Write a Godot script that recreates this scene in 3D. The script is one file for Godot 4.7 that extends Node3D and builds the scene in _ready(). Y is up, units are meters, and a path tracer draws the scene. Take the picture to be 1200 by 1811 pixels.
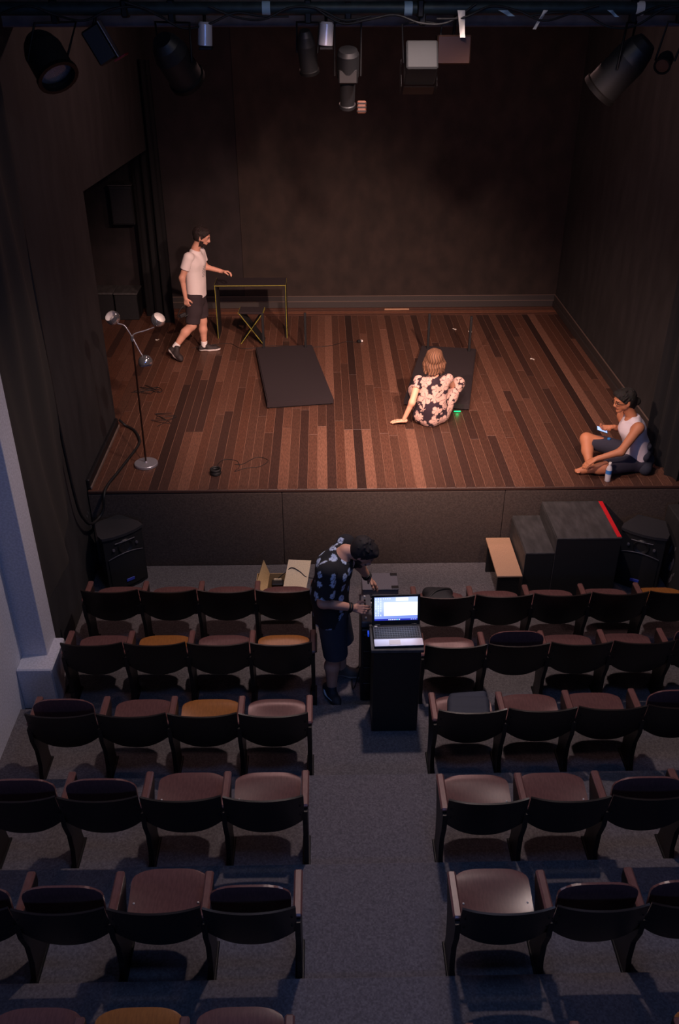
extends Node3D
# A small black-box theatre seen from its balcony. Floor y = 0, stage top y = 0.95, stage towards -z.

const STAGE_Y := 0.95
const XL := -2.47      # stage side wall, left
const XR := 3.775       # stage side wall, right
const ZF := -8.08      # stage front
const ZB := -14.08     # stage back wall

var M := {}
var rng := RandomNumberGenerator.new()
var taken := {}

# ------------------------------------------------------------------ mesh builder
class MB:
	var v := PackedVector3Array()
	var n := PackedVector3Array()
	var c := PackedColorArray()
	var ix := PackedInt32Array()
	var col := Color.WHITE
	var colored := false

	func vert(p: Vector3, nn: Vector3) -> int:
		v.append(p)
		n.append(nn)
		c.append(col)
		return v.size() - 1

	func tri(a: int, b: int, d: int) -> void:   # a, b, d counter-clockwise from outside
		ix.append(a)
		ix.append(d)
		ix.append(b)

	func poly(pts: Array, away: Vector3) -> void:   # flat convex polygon whose front looks away from the point «away»
		var nn: Vector3 = (pts[1] - pts[0]).cross(pts[2] - pts[0]).normalized()
		var mid := Vector3.ZERO
		for p: Vector3 in pts:
			mid += p
		mid /= pts.size()
		var flip := nn.dot(mid - away) < 0.0
		if flip:
			nn = -nn
		var first := v.size()
		for p: Vector3 in pts:
			vert(p, nn)
		for k in range(1, pts.size() - 1):
			if flip:
				tri(first, first + k + 1, first + k)
			else:
				tri(first, first + k, first + k + 1)

	func box(at: Vector3, size: Vector3, bevel := 0.0, bas := Basis()) -> MB:
		var h := size / 2.0
		var b := minf(bevel, minf(h.x, minf(h.y, h.z)) * 0.9)
		var P := func(s: Vector3, axis: int) -> Vector3:
			var q := Vector3(s.x * h.x, s.y * h.y, s.z * h.z)
			for k in 3:
				if k != axis:
					q[k] -= s[k] * b
			return at + bas * q
		for axis in 3:
			var u := (axis + 1) % 3
			var w := (axis + 2) % 3
			for s in [-1.0, 1.0]:
				var pts := []
				for e in [[-1.0, -1.0], [1.0, -1.0], [1.0, 1.0], [-1.0, 1.0]]:
					var sg := Vector3.ZERO
					sg[axis] = s
					sg[u] = e[0]
					sg[w] = e[1]
					pts.append(P.call(sg, axis))
				poly(pts, at)
		if b > 0.0:
			for axis in 3:
				var u := (axis + 1) % 3
				var w := (axis + 2) % 3
				for su in [-1.0, 1.0]:
					for sw in [-1.0, 1.0]:
						var lo := Vector3.ZERO
						lo[axis] = -1.0
						lo[u] = su
						lo[w] = sw
						var hi := lo
						hi[axis] = 1.0
						poly([P.call(lo, u), P.call(hi, u), P.call(hi, w), P.call(lo, w)], at)
			for sx in [-1.0, 1.0]:
				for sy in [-1.0, 1.0]:
					for sz in [-1.0, 1.0]:
						var sg := Vector3(sx, sy, sz)
						poly([P.call(sg, 0), P.call(sg, 1), P.call(sg, 2)], at)
		return self

	func tube(pts: Array, r: Variant, sides := 8, caps := true) -> MB:
		var t0: Vector3 = (pts[1] - pts[0]).normalized()
		var up := Vector3.UP if absf(t0.y) < 0.9 else Vector3.RIGHT
		var side := t0.cross(up).normalized()
		var rings := []
		for k in pts.size():
			var t: Vector3
			if k == 0:
				t = pts[1] - pts[0]
			elif k == pts.size() - 1:
				t = pts[k] - pts[k - 1]
			else:
				t = (pts[k + 1] - pts[k]).normalized() + (pts[k] - pts[k - 1]).normalized()
			t = t.normalized()
			side = (side - t * side.dot(t)).normalized()
			var o := t.cross(side)
			var rad: float = r[k] if r is Array else r
			var ring := []
			for j in sides:
				var a := TAU * j / sides
				var d := side * cos(a) + o * sin(a)
				ring.append(vert(pts[k] + d * rad, d))
			rings.append(ring)
			if caps and (k == 0 or k == pts.size() - 1):
				var nn := -t if k == 0 else t
				var cap := []
				for j in sides:
					var a := TAU * j / sides
					cap.append(vert(pts[k] + (side * cos(a) + o * sin(a)) * rad, nn))
				for j in range(1, sides - 1):
					if k == 0:
						tri(cap[0], cap[j + 1], cap[j])
					else:
						tri(cap[0], cap[j], cap[j + 1])
		for k in range(pts.size() - 1):
			for j in sides:
				var j2 := (j + 1) % sides
				tri(rings[k][j], rings[k][j2], rings[k + 1][j2])
				tri(rings[k][j], rings[k + 1][j2], rings[k + 1][j])
		return self

	func lathe(prof: Array, seg: int, xf := Transform3D(), smooth := false) -> MB:   # prof: Vector2(radius, height), outside to the right when walking up
		var m := prof.size()
		var ns := []
		for k in range(m - 1):
			var d: Vector2 = prof[k + 1] - prof[k]
			ns.append(Vector2(d.y, -d.x).normalized())
		for k in range(m - 1):
			var na: Vector2 = ns[k]
			var nb: Vector2 = ns[k]
			if smooth and k > 0 and ns[k - 1].dot(ns[k]) > 0.5:
				na = (ns[k - 1] + ns[k]).normalized()
			if smooth and k < m - 2 and ns[k + 1].dot(ns[k]) > 0.5:
				nb = (ns[k + 1] + ns[k]).normalized()
			var first := v.size()
			for j in seg + 1:
				var a := TAU * j / seg
				var d := Vector3(cos(a), 0, sin(a))
				vert(xf * (d * prof[k].x + Vector3(0, prof[k].y, 0)), (xf.basis * (d * na.x + Vector3(0, na.y, 0))).normalized())
				vert(xf * (d * prof[k + 1].x + Vector3(0, prof[k + 1].y, 0)), (xf.basis * (d * nb.x + Vector3(0, nb.y, 0))).normalized())
			for j in seg:
				var q := first + j * 2
				tri(q, q + 1, q + 3)
				tri(q, q + 3, q + 2)
		return self

	func prism(outline: PackedVector2Array, depth: float, xf := Transform3D()) -> MB:   # outline in local x, y; extruded along z from -depth/2 to depth/2
		var tr := Geometry2D.triangulate_polygon(outline)
		var area := 0.0
		for k in outline.size():
			var q := outline[(k + 1) % outline.size()]
			area += outline[k].x * q.y - q.x * outline[k].y
		var ccw := area > 0.0
		for s in [-1.0, 1.0]:
			var first := v.size()
			var nn := (xf.basis * Vector3(0, 0, s)).normalized()
			for p in outline:
				vert(xf * Vector3(p.x, p.y, s * depth / 2), nn)
			for k in range(0, tr.size(), 3):
				var a := outline[tr[k]]
				var b := outline[tr[k + 1]]
				var d := outline[tr[k + 2]]
				var pos := (b - a).cross(d - a) > 0.0
				if pos == (s > 0.0):
					tri(first + tr[k], first + tr[k + 1], first + tr[k + 2])
				else:
					tri(first + tr[k], first + tr[k + 2], first + tr[k + 1])
		for k in outline.size():
			var a := outline[k]
			var b := outline[(k + 1) % outline.size()]
			var d := (b - a).normalized()
			var o := Vector2(d.y, -d.x) if ccw else Vector2(-d.y, d.x)
			var nn := (xf.basis * Vector3(o.x, o.y, 0)).normalized()
			var q := [vert(xf * Vector3(a.x, a.y, -depth / 2), nn), vert(xf * Vector3(b.x, b.y, -depth / 2), nn), vert(xf * Vector3(b.x, b.y, depth / 2), nn), vert(xf * Vector3(a.x, a.y, depth / 2), nn)]
			if ccw:
				tri(q[0], q[1], q[2])
				tri(q[0], q[2], q[3])
			else:
				tri(q[0], q[2], q[1])
				tri(q[0], q[3], q[2])
		return self

	func sheet(f: Callable, nu: int, nv: int, thick: float) -> MB:   # f(u, v) in 0..1 gives a point; a curved board or cloth of that thickness
		var pts := []
		var nor := []
		for j in nv + 1:
			for i in nu + 1:
				pts.append(f.call(float(i) / nu, float(j) / nv))
		for j in nv + 1:
			for i in nu + 1:
				var du: Vector3 = pts[j * (nu + 1) + mini(i + 1, nu)] - pts[j * (nu + 1) + maxi(i - 1, 0)]
				var dv: Vector3 = pts[mini(j + 1, nv) * (nu + 1) + i] - pts[maxi(j - 1, 0) * (nu + 1) + i]
				nor.append(du.cross(dv).normalized())
		for s in [1.0, -1.0]:
			var first := v.size()
			for k in pts.size():
				vert(pts[k] + nor[k] * (s * thick / 2), nor[k] * s)
			for j in nv:
				for i in nu:
					var a := first + j * (nu + 1) + i
					var b := a + 1
					var d := a + nu + 2
					var e := a + nu + 1
					if s > 0.0:
						tri(a, b, d)
						tri(a, d, e)
					else:
						tri(a, d, b)
						tri(a, e, d)
		var rim := []
		for i in nu:
			rim.append([i, i + 1])
		for j in nv:
			rim.append([j * (nu + 1) + nu, (j + 1) * (nu + 1) + nu])
		for i in range(nu, 0, -1):
			rim.append([nv * (nu + 1) + i, nv * (nu + 1) + i - 1])
		for j in range(nv, 0, -1):
			rim.append([j * (nu + 1), (j - 1) * (nu + 1)])
		for e in rim:
			var a: Vector3 = pts[e[0]]
			var b: Vector3 = pts[e[1]]
			var na: Vector3 = nor[e[0]] * (thick / 2)
			var nb: Vector3 = nor[e[1]] * (thick / 2)
			var o := (b - a).cross(nor[e[0]]).normalized()
			var q := [vert(a - na, o), vert(b - nb, o), vert(b + nb, o), vert(a + na, o)]
			tri(q[0], q[1], q[2])
			tri(q[0], q[2], q[3])
		return self

	func mesh() -> ArrayMesh:
		var arr := []
		arr.resize(Mesh.ARRAY_MAX)
		arr[Mesh.ARRAY_VERTEX] = v
		arr[Mesh.ARRAY_NORMAL] = n
		if colored:
			arr[Mesh.ARRAY_COLOR] = c
		arr[Mesh.ARRAY_INDEX] = ix
		var m := ArrayMesh.new()
		m.add_surface_from_arrays(Mesh.PRIMITIVE_TRIANGLES, arr)
		return m

	# Surface nets over tapered capsules P = [[a, b, ra, rb], ...] joined with a smooth minimum, cut by planes (kept below them).
	func nets(P: Array, k: float, cell: float, cuts: Array = [], colf: Variant = null) -> MB:
		colored = true
		var nb := P.size()
		var A := PackedVector3Array()
		var D := PackedVector3Array()
		var inv := PackedFloat32Array()
		var RA := PackedFloat32Array()
		var RD := PackedFloat32Array()
		var lo := Vector3.INF
		var hi := -Vector3.INF
		for q in P:
			var a: Vector3 = q[0]
			var b: Vector3 = q[1]
			A.append(a)
			D.append(b - a)
			inv.append(1.0 / maxf((b - a).length_squared(), 1e-8))
			RA.append(q[2])
			RD.append(q[3] - q[2])
			var r: float = maxf(q[2], q[3]) + k * 0.3 + cell
			lo = lo.min(a - Vector3.ONE * r).min(b - Vector3.ONE * r)
			hi = hi.max(a + Vector3.ONE * r).max(b + Vector3.ONE * r)
		const N := 5
		const N1 := 6
		var bs := cell * N
		var R := bs * 0.8661
		var bx := int(ceil((hi.x - lo.x) / bs))
		var by := int(ceil((hi.y - lo.y) / bs))
		var bz := int(ceil((hi.z - lo.z) / bs))
		var SX := bx * N + 2
		var SY := by * N + 2
		var blocks := []
		var vid := {}
		var first := v.size()
		for ibz in bz:
			for iby in by:
				for ibx in bx:
					var o := lo + Vector3(ibx, iby, ibz) * bs
					var ctr := o + Vector3.ONE * (bs / 2)
					var dm := 1e9
					var ds := PackedFloat32Array()
					for q in nb:
						var pa := ctr - A[q]
						var h := clampf(pa.dot(D[q]) * inv[q], 0.0, 1.0)
						var dd := (pa - D[q] * h).length() - RA[q] - RD[q] * h
						ds.append(dd)
						if dd < dm:
							dm = dd
					if dm - k * 0.5 > R:
						continue
					var cm := -1e9
					for pl: Plane in cuts:
						cm = maxf(cm, pl.distance_to(ctr))
					if cm > R:
						continue
					if dm < -R - k and cm < -R:
						continue
					var cand := PackedInt32Array()
					for q in nb:
						if ds[q] < dm + 2.0 * R + k:
							cand.append(q)
					var vals := PackedFloat32Array()
					vals.resize(N1 * N1 * N1)
					var at := 0
					for z in N1:
						for y in N1:
							for x in N1:
								var p := o + Vector3(x, y, z) * cell
								var d := 1e9
								for q in cand:
									var pa := p - A[q]
									var h := clampf(pa.dot(D[q]) * inv[q], 0.0, 1.0)
									var dd := (pa - D[q] * h).length() - RA[q] - RD[q] * h
									var hh := k - absf(d - dd)
									d = minf(d, dd)
									if hh > 0.0:
										d -= hh * hh * 0.25 / k
								for pl: Plane in cuts:
									d = maxf(d, pl.distance_to(p))
								vals[at] = d
								at += 1
					blocks.append([ibx, iby, ibz, vals])
					for z in N:
						for y in N:
							for x in N:
								var b0 := x + y * N1 + z * N1 * N1
								var cs := [vals[b0], vals[b0 + 1], vals[b0 + N1], vals[b0 + N1 + 1], vals[b0 + N1 * N1], vals[b0 + N1 * N1 + 1], vals[b0 + N1 * N1 + N1], vals[b0 + N1 * N1 + N1 + 1]]
								var neg := 0
								for e in 8:
									if cs[e] < 0.0:
										neg += 1
								if neg == 0 or neg == 8:
									continue
								var sum := Vector3.ZERO
								var cnt := 0
								for e in 8:
									for ax in 3:
										var bit := 1 << ax
										if e & bit:
											continue
										var e2 := e | bit
										if (cs[e] < 0.0) != (cs[e2] < 0.0):
											var t: float = cs[e] / (cs[e] - cs[e2])
											var q := Vector3(e & 1, (e >> 1) & 1, (e >> 2) & 1)
											q[ax] = t
											sum += q
											cnt += 1
								var p := o + (Vector3(x, y, z) + sum / cnt) * cell
								var gx: float = cs[1] - cs[0] + cs[3] - cs[2] + cs[5] - cs[4] + cs[7] - cs[6]
								var gy: float = cs[2] - cs[0] + cs[3] - cs[1] + cs[6] - cs[4] + cs[7] - cs[5]
								var gz: float = cs[4] - cs[0] + cs[5] - cs[1] + cs[6] - cs[2] + cs[7] - cs[3]
								if colf != null:
									col = colf.call(p)
								vid[(ibx * N + x) + SX * ((iby * N + y) + SY * (ibz * N + z))] = vert(p, Vector3(gx, gy, gz).normalized())
		var steps := [1, SX, SX * SY]
		var offs := [1, N1, N1 * N1]
		for bl in blocks:
			var vals: PackedFloat32Array = bl[3]
			for z in N:
				for y in N:
					for x in N:
						var b0 := x + y * N1 + z * N1 * N1
						var d0 := vals[b0]
						var key: int = (bl[0] * N + x) + SX * ((bl[1] * N + y) + SY * (bl[2] * N + z))
						for ax in 3:
							var d1 := vals[b0 + offs[ax]]
							if (d0 < 0.0) == (d1 < 0.0):
								continue
							var u: int = steps[(ax + 1) % 3]
							var w: int = steps[(ax + 2) % 3]
							if not (vid.has(key) and vid.has(key - u) and vid.has(key - w) and vid.has(key - u - w)):
								continue
							var q := [vid[key - u - w], vid[key - w], vid[key], vid[key - u]]
							if d0 < 0.0:
								tri(q[0], q[1], q[2])
								tri(q[0], q[2], q[3])
							else:
								tri(q[0], q[2], q[1])
								tri(q[0], q[3], q[2])
		return self

# ------------------------------------------------------------------ scene helpers
func numbered(called: String) -> String:
	var k: int = taken.get(called, 0)
	taken[called] = k + 1
	return called if k == 0 else "%s_%03d" % [called, k]

func tag(o: Node3D, label: String, category := "", group := "", kind := "") -> Node3D:
	o.set_meta("label", label)
	if category:
		o.set_meta("category", category)
	if group:
		o.set_meta("group", group)
	if kind:
		o.set_meta("kind", kind)
	return o

func thing(called: String, label: String, category: String, at := Vector3.ZERO, turn := 0.0, group := "") -> Node3D:
	var o := Node3D.new()
	o.name = numbered(called)
	add_child(o)
	o.position = at
	o.rotation.y = turn
	return tag(o, label, category, group)

func put(mb: MB, called: String, m: Material, parent: Node3D = null) -> MeshInstance3D:
	return place(mb.mesh(), called, m, parent)

func place(me: Mesh, called: String, m: Material, parent: Node3D = null, xf := Transform3D()) -> MeshInstance3D:
	var o := MeshInstance3D.new()
	o.mesh = me
	o.material_override = m
	o.transform = xf
	if parent:
		o.name = called
		parent.add_child(o, true)
	else:
		o.name = numbered(called)
		add_child(o)
	return o

func single(mb: MB, called: String, m: Material, label: String, category: String, group := "", kind := "") -> MeshInstance3D:
	var o := put(mb, called, m)
	tag(o, label, category, group, kind)
	return o

func struct(called: String, label: String) -> Node3D:
	var o := Node3D.new()
	o.name = called
	add_child(o)
	tag(o, label, "", "", "structure")
	return o

func struct_mesh(mb: MB, called: String, m: Material, label: String) -> MeshInstance3D:
	var o := put(mb, called, m)
	tag(o, label, "", "", "structure")
	return o

func spline(pts: Array, per := 6) -> Array:
	var out := []
	for k in range(pts.size() - 1):
		var a: Vector3 = pts[maxi(k - 1, 0)]
		var b: Vector3 = pts[k]
		var c: Vector3 = pts[k + 1]
		var d: Vector3 = pts[mini(k + 2, pts.size() - 1)]
		for j in per:
			out.append(b.cubic_interpolate(c, a, d, float(j) / per))
	out.append(pts[-1])
	return out

func aim(from: Vector3, dir: Vector3) -> Transform3D:   # local +y runs along dir
	var y := dir.normalized()
	var x := y.cross(Vector3.UP if absf(y.y) < 0.95 else Vector3.RIGHT).normalized()
	return Transform3D(Basis(x, y, x.cross(y)), from)

# ------------------------------------------------------------------ textures and materials
func noise_tex(size: int, freq: float, kind: int, seed_: int, oct: int, lo: float, hi: float) -> ImageTexture:
	var f := FastNoiseLite.new()
	f.seed = seed_
	f.noise_type = kind
	f.frequency = freq
	f.fractal_octaves = oct
	var im := f.get_seamless_image(size, size)
	im.convert(Image.FORMAT_RGB8)
	im.adjust_bcs(1.0, (hi - lo) / (hi + lo), 1.0)
	im.adjust_bcs(hi + lo, 1.0, 1.0)
	return ImageTexture.create_from_image(im)

func mat(called: String, color: Color, rough: float, metal := 0.0, tex: Texture2D = null, scale := Vector3.ONE, world := true) -> StandardMaterial3D:
	var m := StandardMaterial3D.new()
	m.resource_name = called
	m.albedo_color = color
	m.roughness = rough
	m.metallic = metal
	if tex:
		m.albedo_texture = tex
		m.uv1_triplanar = true
		m.uv1_world_triplanar = world
		m.uv1_scale = scale
	M[called] = m
	return m

func vmat(called: String, rough: float) -> StandardMaterial3D:
	var m := mat(called, Color.WHITE, rough)
	m.vertex_color_use_as_albedo = true
	return m

func lin(r: float, g: float, b: float) -> Color:   # an sRGB 0..255 colour as linear vertex colour
	return Color(r / 255.0, g / 255.0, b / 255.0).srgb_to_linear()

func rgb(r: float, g: float, b: float) -> Color:
	return Color(r / 255.0, g / 255.0, b / 255.0)

func make_materials() -> void:
	var grain := noise_tex(512, 0.02, FastNoiseLite.TYPE_SIMPLEX, 3, 5, 0.62, 1.0)
	var speck := noise_tex(512, 0.22, FastNoiseLite.TYPE_VALUE, 5, 2, 0.68, 1.0)
	var plaster := noise_tex(512, 0.012, FastNoiseLite.TYPE_SIMPLEX, 9, 5, 0.70, 1.0)
	var fine := noise_tex(256, 0.12, FastNoiseLite.TYPE_SIMPLEX, 12, 3, 0.86, 1.0)
	# scuffed black paint: noise with pale flecks
	var im := plaster.get_image()
	var r2 := RandomNumberGenerator.new()
	r2.seed = 41
	for k in 130:
		var g := r2.randf_range(0.75, 1.0)
		im.fill_rect(Rect2i(r2.randi() % 510, r2.randi() % 506, 1 + r2.randi() % 2, 1 + r2.randi() % 3), Color(g, g, g))
	var scuffed := ImageTexture.create_from_image(im)
	# stage boards in several tones
	var tones := [rgb(104, 71, 57), rgb(118, 80, 64), rgb(92, 62, 50), rgb(132, 91, 73), rgb(78, 53, 45), rgb(110, 72, 56), rgb(150, 106, 86), rgb(64, 44, 38)]
	for k in tones.size():
		var m := mat("board_%d" % k, tones[k], 0.48, 0.0, grain, Vector3(9.0, 9.0, 0.9))
		m.uv1_offset = Vector3(0.13 * k, 0.0, 0.29 * k)
	mat("joint_dust", rgb(132, 95, 76), 0.8)
	mat("board_across", rgb(116, 76, 60), 0.48, 0.0, grain, Vector3(0.9, 9.0, 9.0))
	mat("board_across_light", rgb(152, 98, 72), 0.48, 0.0, grain, Vector3(0.9, 9.0, 9.0))
	mat("carpet", rgb(116, 110, 113), 0.97, 0.0, speck, Vector3.ONE * 0.9)
	mat("stage_carpet", rgb(82, 70, 64), 0.97, 0.0, speck, Vector3.ONE * 0.8)
	mat("black_wall", rgb(45, 42, 42), 0.85, 0.0, scuffed, Vector3(0.5, 0.16, 0.5))
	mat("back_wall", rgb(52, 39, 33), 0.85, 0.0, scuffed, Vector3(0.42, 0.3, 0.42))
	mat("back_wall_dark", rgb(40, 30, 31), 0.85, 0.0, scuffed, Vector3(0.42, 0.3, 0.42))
	mat("black_trim", rgb(60, 54, 52), 0.55, 0.0, fine, Vector3.ONE * 2.0)
	mat("trim_edge", rgb(118, 100, 90), 0.5, 0.0, fine, Vector3.ONE * 2.0)
	mat("white_paint", rgb(206, 206, 214), 0.8, 0.0, fine, Vector3.ONE * 1.2)
	mat("dark_ceiling", rgb(40, 40, 44), 0.9, 0.0, plaster, Vector3.ONE * 0.4)
	mat("beam_paint", rgb(112, 102, 106), 0.7, 0.0, plaster, Vector3.ONE * 0.6)
	mat("brown_cloth", rgb(52, 46, 40), 0.95, 0.0, fine, Vector3.ONE * 3.0)
	mat("black_cloth", rgb(20, 19, 21), 0.97, 0.0, fine, Vector3.ONE * 3.0)
	mat("black_fabric", rgb(40, 29, 33), 0.9, 0.0, fine, Vector3.ONE * 6.0)
	var veneer := noise_tex(512, 0.02, FastNoiseLite.TYPE_SIMPLEX, 23, 4, 0.86, 1.0)
	for a in [["wood_back", rgb(24, 15, 13), 0.36], ["seat_brown", rgb(108, 74, 71), 0.25], ["seat_amber", rgb(158, 100, 48), 0.3], ["arm_wood", rgb(120, 82, 76), 0.3], ["stand_wood", rgb(26, 17, 15), 0.5]]:
		mat(a[0], a[1], a[2], 0.0, veneer, Vector3(5.0, 5.0, 1.2), false)
	mat("iron", rgb(24, 23, 24), 0.5, 0.6)
	mat("bolt", rgb(214, 208, 200), 0.4)
	mat("chrome", rgb(205, 205, 210), 0.12, 0.9)
	mat("satin_chrome", rgb(170, 168, 174), 0.34, 0.55)
	mat("bronze_pole", rgb(64, 46, 40), 0.35, 0.8)
	mat("white_enamel", rgb(232, 226, 220), 0.5)
	mat("black_paint", rgb(28, 28, 30), 0.5, 0.0, fine, Vector3.ONE * 2.0)
	mat("black_worn", rgb(74, 72, 72), 0.62, 0.0, scuffed, Vector3(1.6, 1.6, 0.5))
	mat("black_plastic", rgb(20, 20, 22), 0.5)
	mat("black_cap", rgb(42, 42, 45), 0.55)
	mat("black_matt", rgb(15, 16, 18), 0.8)
	mat("grey_plastic", rgb(80, 78, 84), 0.5)
	mat("rubber", rgb(20, 20, 21), 0.6)
	mat("yellow_edge", rgb(150, 142, 50), 0.5)
	mat("red_tape", rgb(214, 30, 40), 0.45)
	mat("raw_plywood", rgb(206, 162, 128), 0.6, 0.0, fine, Vector3(6.0, 6.0, 1.0))
	mat("cardboard", rgb(206, 172, 120), 0.85, 0.0, fine, Vector3.ONE * 2.0)
	mat("cardboard_pale", rgb(232, 212, 178), 0.85, 0.0, fine, Vector3.ONE * 2.0)
	mat("case_grey", rgb(112, 108, 116), 0.6, 0.0, fine, Vector3.ONE * 2.0)
	mat("silver", rgb(214, 212, 218), 0.3, 0.35)
	mat("steel", rgb(178, 176, 182), 0.3, 0.9)
	mat("pipe_paint", rgb(50, 66, 68), 0.5, 0.3, plaster, Vector3.ONE * 1.4)
	mat("pale_tape", rgb(226, 218, 206), 0.6)
	mat("blue_tape", rgb(150, 180, 196), 0.6)
	mat("amber_gel", rgb(84, 50, 36), 0.4)
	mat("red_gel", rgb(120, 16, 26), 0.4)
	mat("blue_badge", rgb(54, 74, 190), 0.4)
	mat("paper", rgb(236, 228, 214), 0.8)
	mat("slate_cushion", rgb(50, 55, 68), 0.75, 0.0, fine, Vector3.ONE * 5.0)
	mat("bag_cloth", rgb(34, 33, 36), 0.7, 0.0, fine, Vector3.ONE * 5.0)
	mat("bottle_label", rgb(52, 120, 196), 0.5)
	mat("blue_cap", rgb(40, 120, 190), 0.4)
	var w := mat("clear_plastic", Color(0.93, 0.93, 0.95, 0.62), 0.12)
	w.transparency = BaseMaterial3D.TRANSPARENCY_ALPHA
	var gl := mat("lens_glass", Color(0.75, 0.8, 0.86, 0.3), 0.05)
	gl.transparency = BaseMaterial3D.TRANSPARENCY_ALPHA
	vmat("skin", 0.6)
	vmat("hair", 0.8)
	vmat("cloth", 0.9)
	vmat("shoe", 0.7)

# ------------------------------------------------------------------ the building
func build_room() -> void:
	var fl := struct("floor", "grey speckled carpet of the stepped auditorium floor")
	put(MB.new().box(Vector3(0.6, -0.1, -5.55), Vector3(9.4, 0.2, 17.3)), "floor_slab", M.carpet, fl)
	var edges := [-5.78, -4.80, -3.94, -3.10, -2.2, 2.75]
	var tops := [0.08, 0.28, 0.36, 0.42, 0.52]
	for k in 5:
		var z0: float = edges[k]
		var z1: float = edges[k + 1]
		put(MB.new().box(Vector3(0.57, tops[k] / 2, (z0 + z1) / 2), Vector3(6.5, tops[k], z1 - z0), 0.006), "step", M.carpet, fl)
	struct_mesh(MB.new().box(Vector3(0.6, 6.5, -5.6), Vector3(9.4, 0.2, 17.4)), "ceiling", M.dark_ceiling, "dark painted ceiling of the hall")
	# left side: white auditorium wall, black stage wall with the wing opening
	var wl := struct("wall_left", "left wall, white beside the seats and scuffed black beside the stage")
	put(MB.new().box(Vector3(-2.76, 3.2, -1.75), Vector3(0.2, 6.4, 8.9)), "white_wall", M.white_paint, wl)
	put(MB.new().box(Vector3(-2.58, 3.2, -7.96), Vector3(0.2, 6.4, 3.42)), "black_wall", M.black_wall, wl)
	var wh := struct("wall_header", "black wall above the wing opening at the left of the stage")
	var hp := PackedVector2Array([Vector2(9.67, 3.63), Vector2(9.67, 6.4), Vector2(14.2, 6.4), Vector2(14.2, 3.42)])
	put(MB.new().prism(hp, 0.2, Transform3D(Basis(Vector3(0, 0, -1), Vector3.UP, Vector3(1, 0, 0)), Vector3(-2.58, 0, 0))), "header", M.black_wall, wh)
	var ww := struct("wall_wing", "black walls of the dark wing left of the stage")
	put(MB.new().box(Vector3(-4.1, 3.2, -11.9), Vector3(0.2, 6.4, 4.8)), "wing_side", M.black_wall, ww)
	put(MB.new().box(Vector3(-3.4, 3.2, -9.57), Vector3(1.45, 6.4, 0.2)), "wing_front", M.black_wall, ww)
	var pl := struct("pillar", "white pillar with a wider plinth on the left wall")
	put(MB.new().box(Vector3(-2.56, 3.2, -6.19), Vector3(0.24, 6.4, 0.27), 0.004), "shaft", M.white_paint, pl)
	put(MB.new().box(Vector3(-2.51, 0.225, -6.08), Vector3(0.31, 0.45, 0.44), 0.012), "plinth", M.white_paint, pl)
	struct_mesh(MB.new().box(Vector3(XR + 0.105, 3.2, -5.7), Vector3(0.2, 6.4, 17.2)), "wall_right", M.black_wall, "tall dark scuffed wall on the right side")
	mat("bare_plaster", rgb(120, 112, 114), 0.9, 0.0, M.black_wall.albedo_texture, Vector3.ONE * 2.0)
	rng.seed = 61
	var pier := struct("trim_2", "low dark scuffed plinth at the foot of the right wall")
	put(MB.new().box(Vector3(3.688, 0.40, -7.43), Vector3(0.176, 0.80, 1.04), 0.006), "shaft", M.black_wall, pier)
	for a in [[0.42, -7.66, 0.05, 0.14], [0.29, -7.56, 0.09, 0.20], [0.15, -7.51, 0.06, 0.15], [0.50, -7.55, 0.03, 0.09], [0.24, -7.46, 0.03, 0.08]]:
		scuff(Vector3(3.599, a[0], a[1]), a[2], a[3], pier)
	for a in [[0.74, -8.0, 0.012, 0.06], [0.72, -7.95, 0.015, 0.05], [0.56, -8.02, 0.012, 0.07]]:
		scuff(Vector3(-2.478, a[0], a[1]), a[2], a[3], wl)
	struct_mesh(MB.new().box(Vector3(0.5, 3.2, 2.8), Vector3(6.9, 6.4, 0.2)), "wall_rear", M.dark_ceiling, "dark wall behind the balcony")
	var wb := struct("wall_back", "dark wall at the back of the stage")
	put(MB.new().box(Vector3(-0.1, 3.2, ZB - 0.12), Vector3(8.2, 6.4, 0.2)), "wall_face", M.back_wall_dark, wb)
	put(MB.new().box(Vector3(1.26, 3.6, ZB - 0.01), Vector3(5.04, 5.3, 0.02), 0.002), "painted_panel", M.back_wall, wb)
	var bb := struct("baseboard_back", "dark moulded baseboard along the back of the stage")
	put(MB.new().box(Vector3((XL + XR) / 2, STAGE_Y + 0.05, ZB + 0.02), Vector3(XR - XL, 0.10, 0.04), 0.004), "skirting", M.black_trim, bb)
	put(MB.new().box(Vector3((XL + XR) / 2, STAGE_Y + 0.14, ZB + 0.01), Vector3(XR - XL, 0.08, 0.02), 0.003), "skirting", M.black_trim, bb)
	put(MB.new().box(Vector3((XL + XR) / 2, STAGE_Y + 0.104, ZB + 0.021), Vector3(XR - XL, 0.008, 0.034), 0.002), "edge", M.trim_edge, bb)
	put(MB.new().box(Vector3((XL + XR) / 2, STAGE_Y + 0.186, ZB + 0.011), Vector3(XR - XL, 0.008, 0.018), 0.002), "edge", M.trim_edge, bb)
	var br := struct("baseboard_right", "dark moulded baseboard along the right side of the stage")
	put(MB.new().box(Vector3(XR - 0.02, STAGE_Y + 0.05, -11.4), Vector3(0.04, 0.10, 5.3), 0.004), "skirting", M.black_trim, br)
	put(MB.new().box(Vector3(XR - 0.01, STAGE_Y + 0.14, -11.4), Vector3(0.02, 0.08, 5.3), 0.003), "skirting", M.black_trim, br)
	put(MB.new().box(Vector3(XR - 0.011, STAGE_Y + 0.186, -11.4), Vector3(0.018, 0.008, 5.3), 0.002), "edge", M.trim_edge, br)
	var bl := struct("baseboard_left", "short shiny dark baseboard at the front left of the stage")
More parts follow.
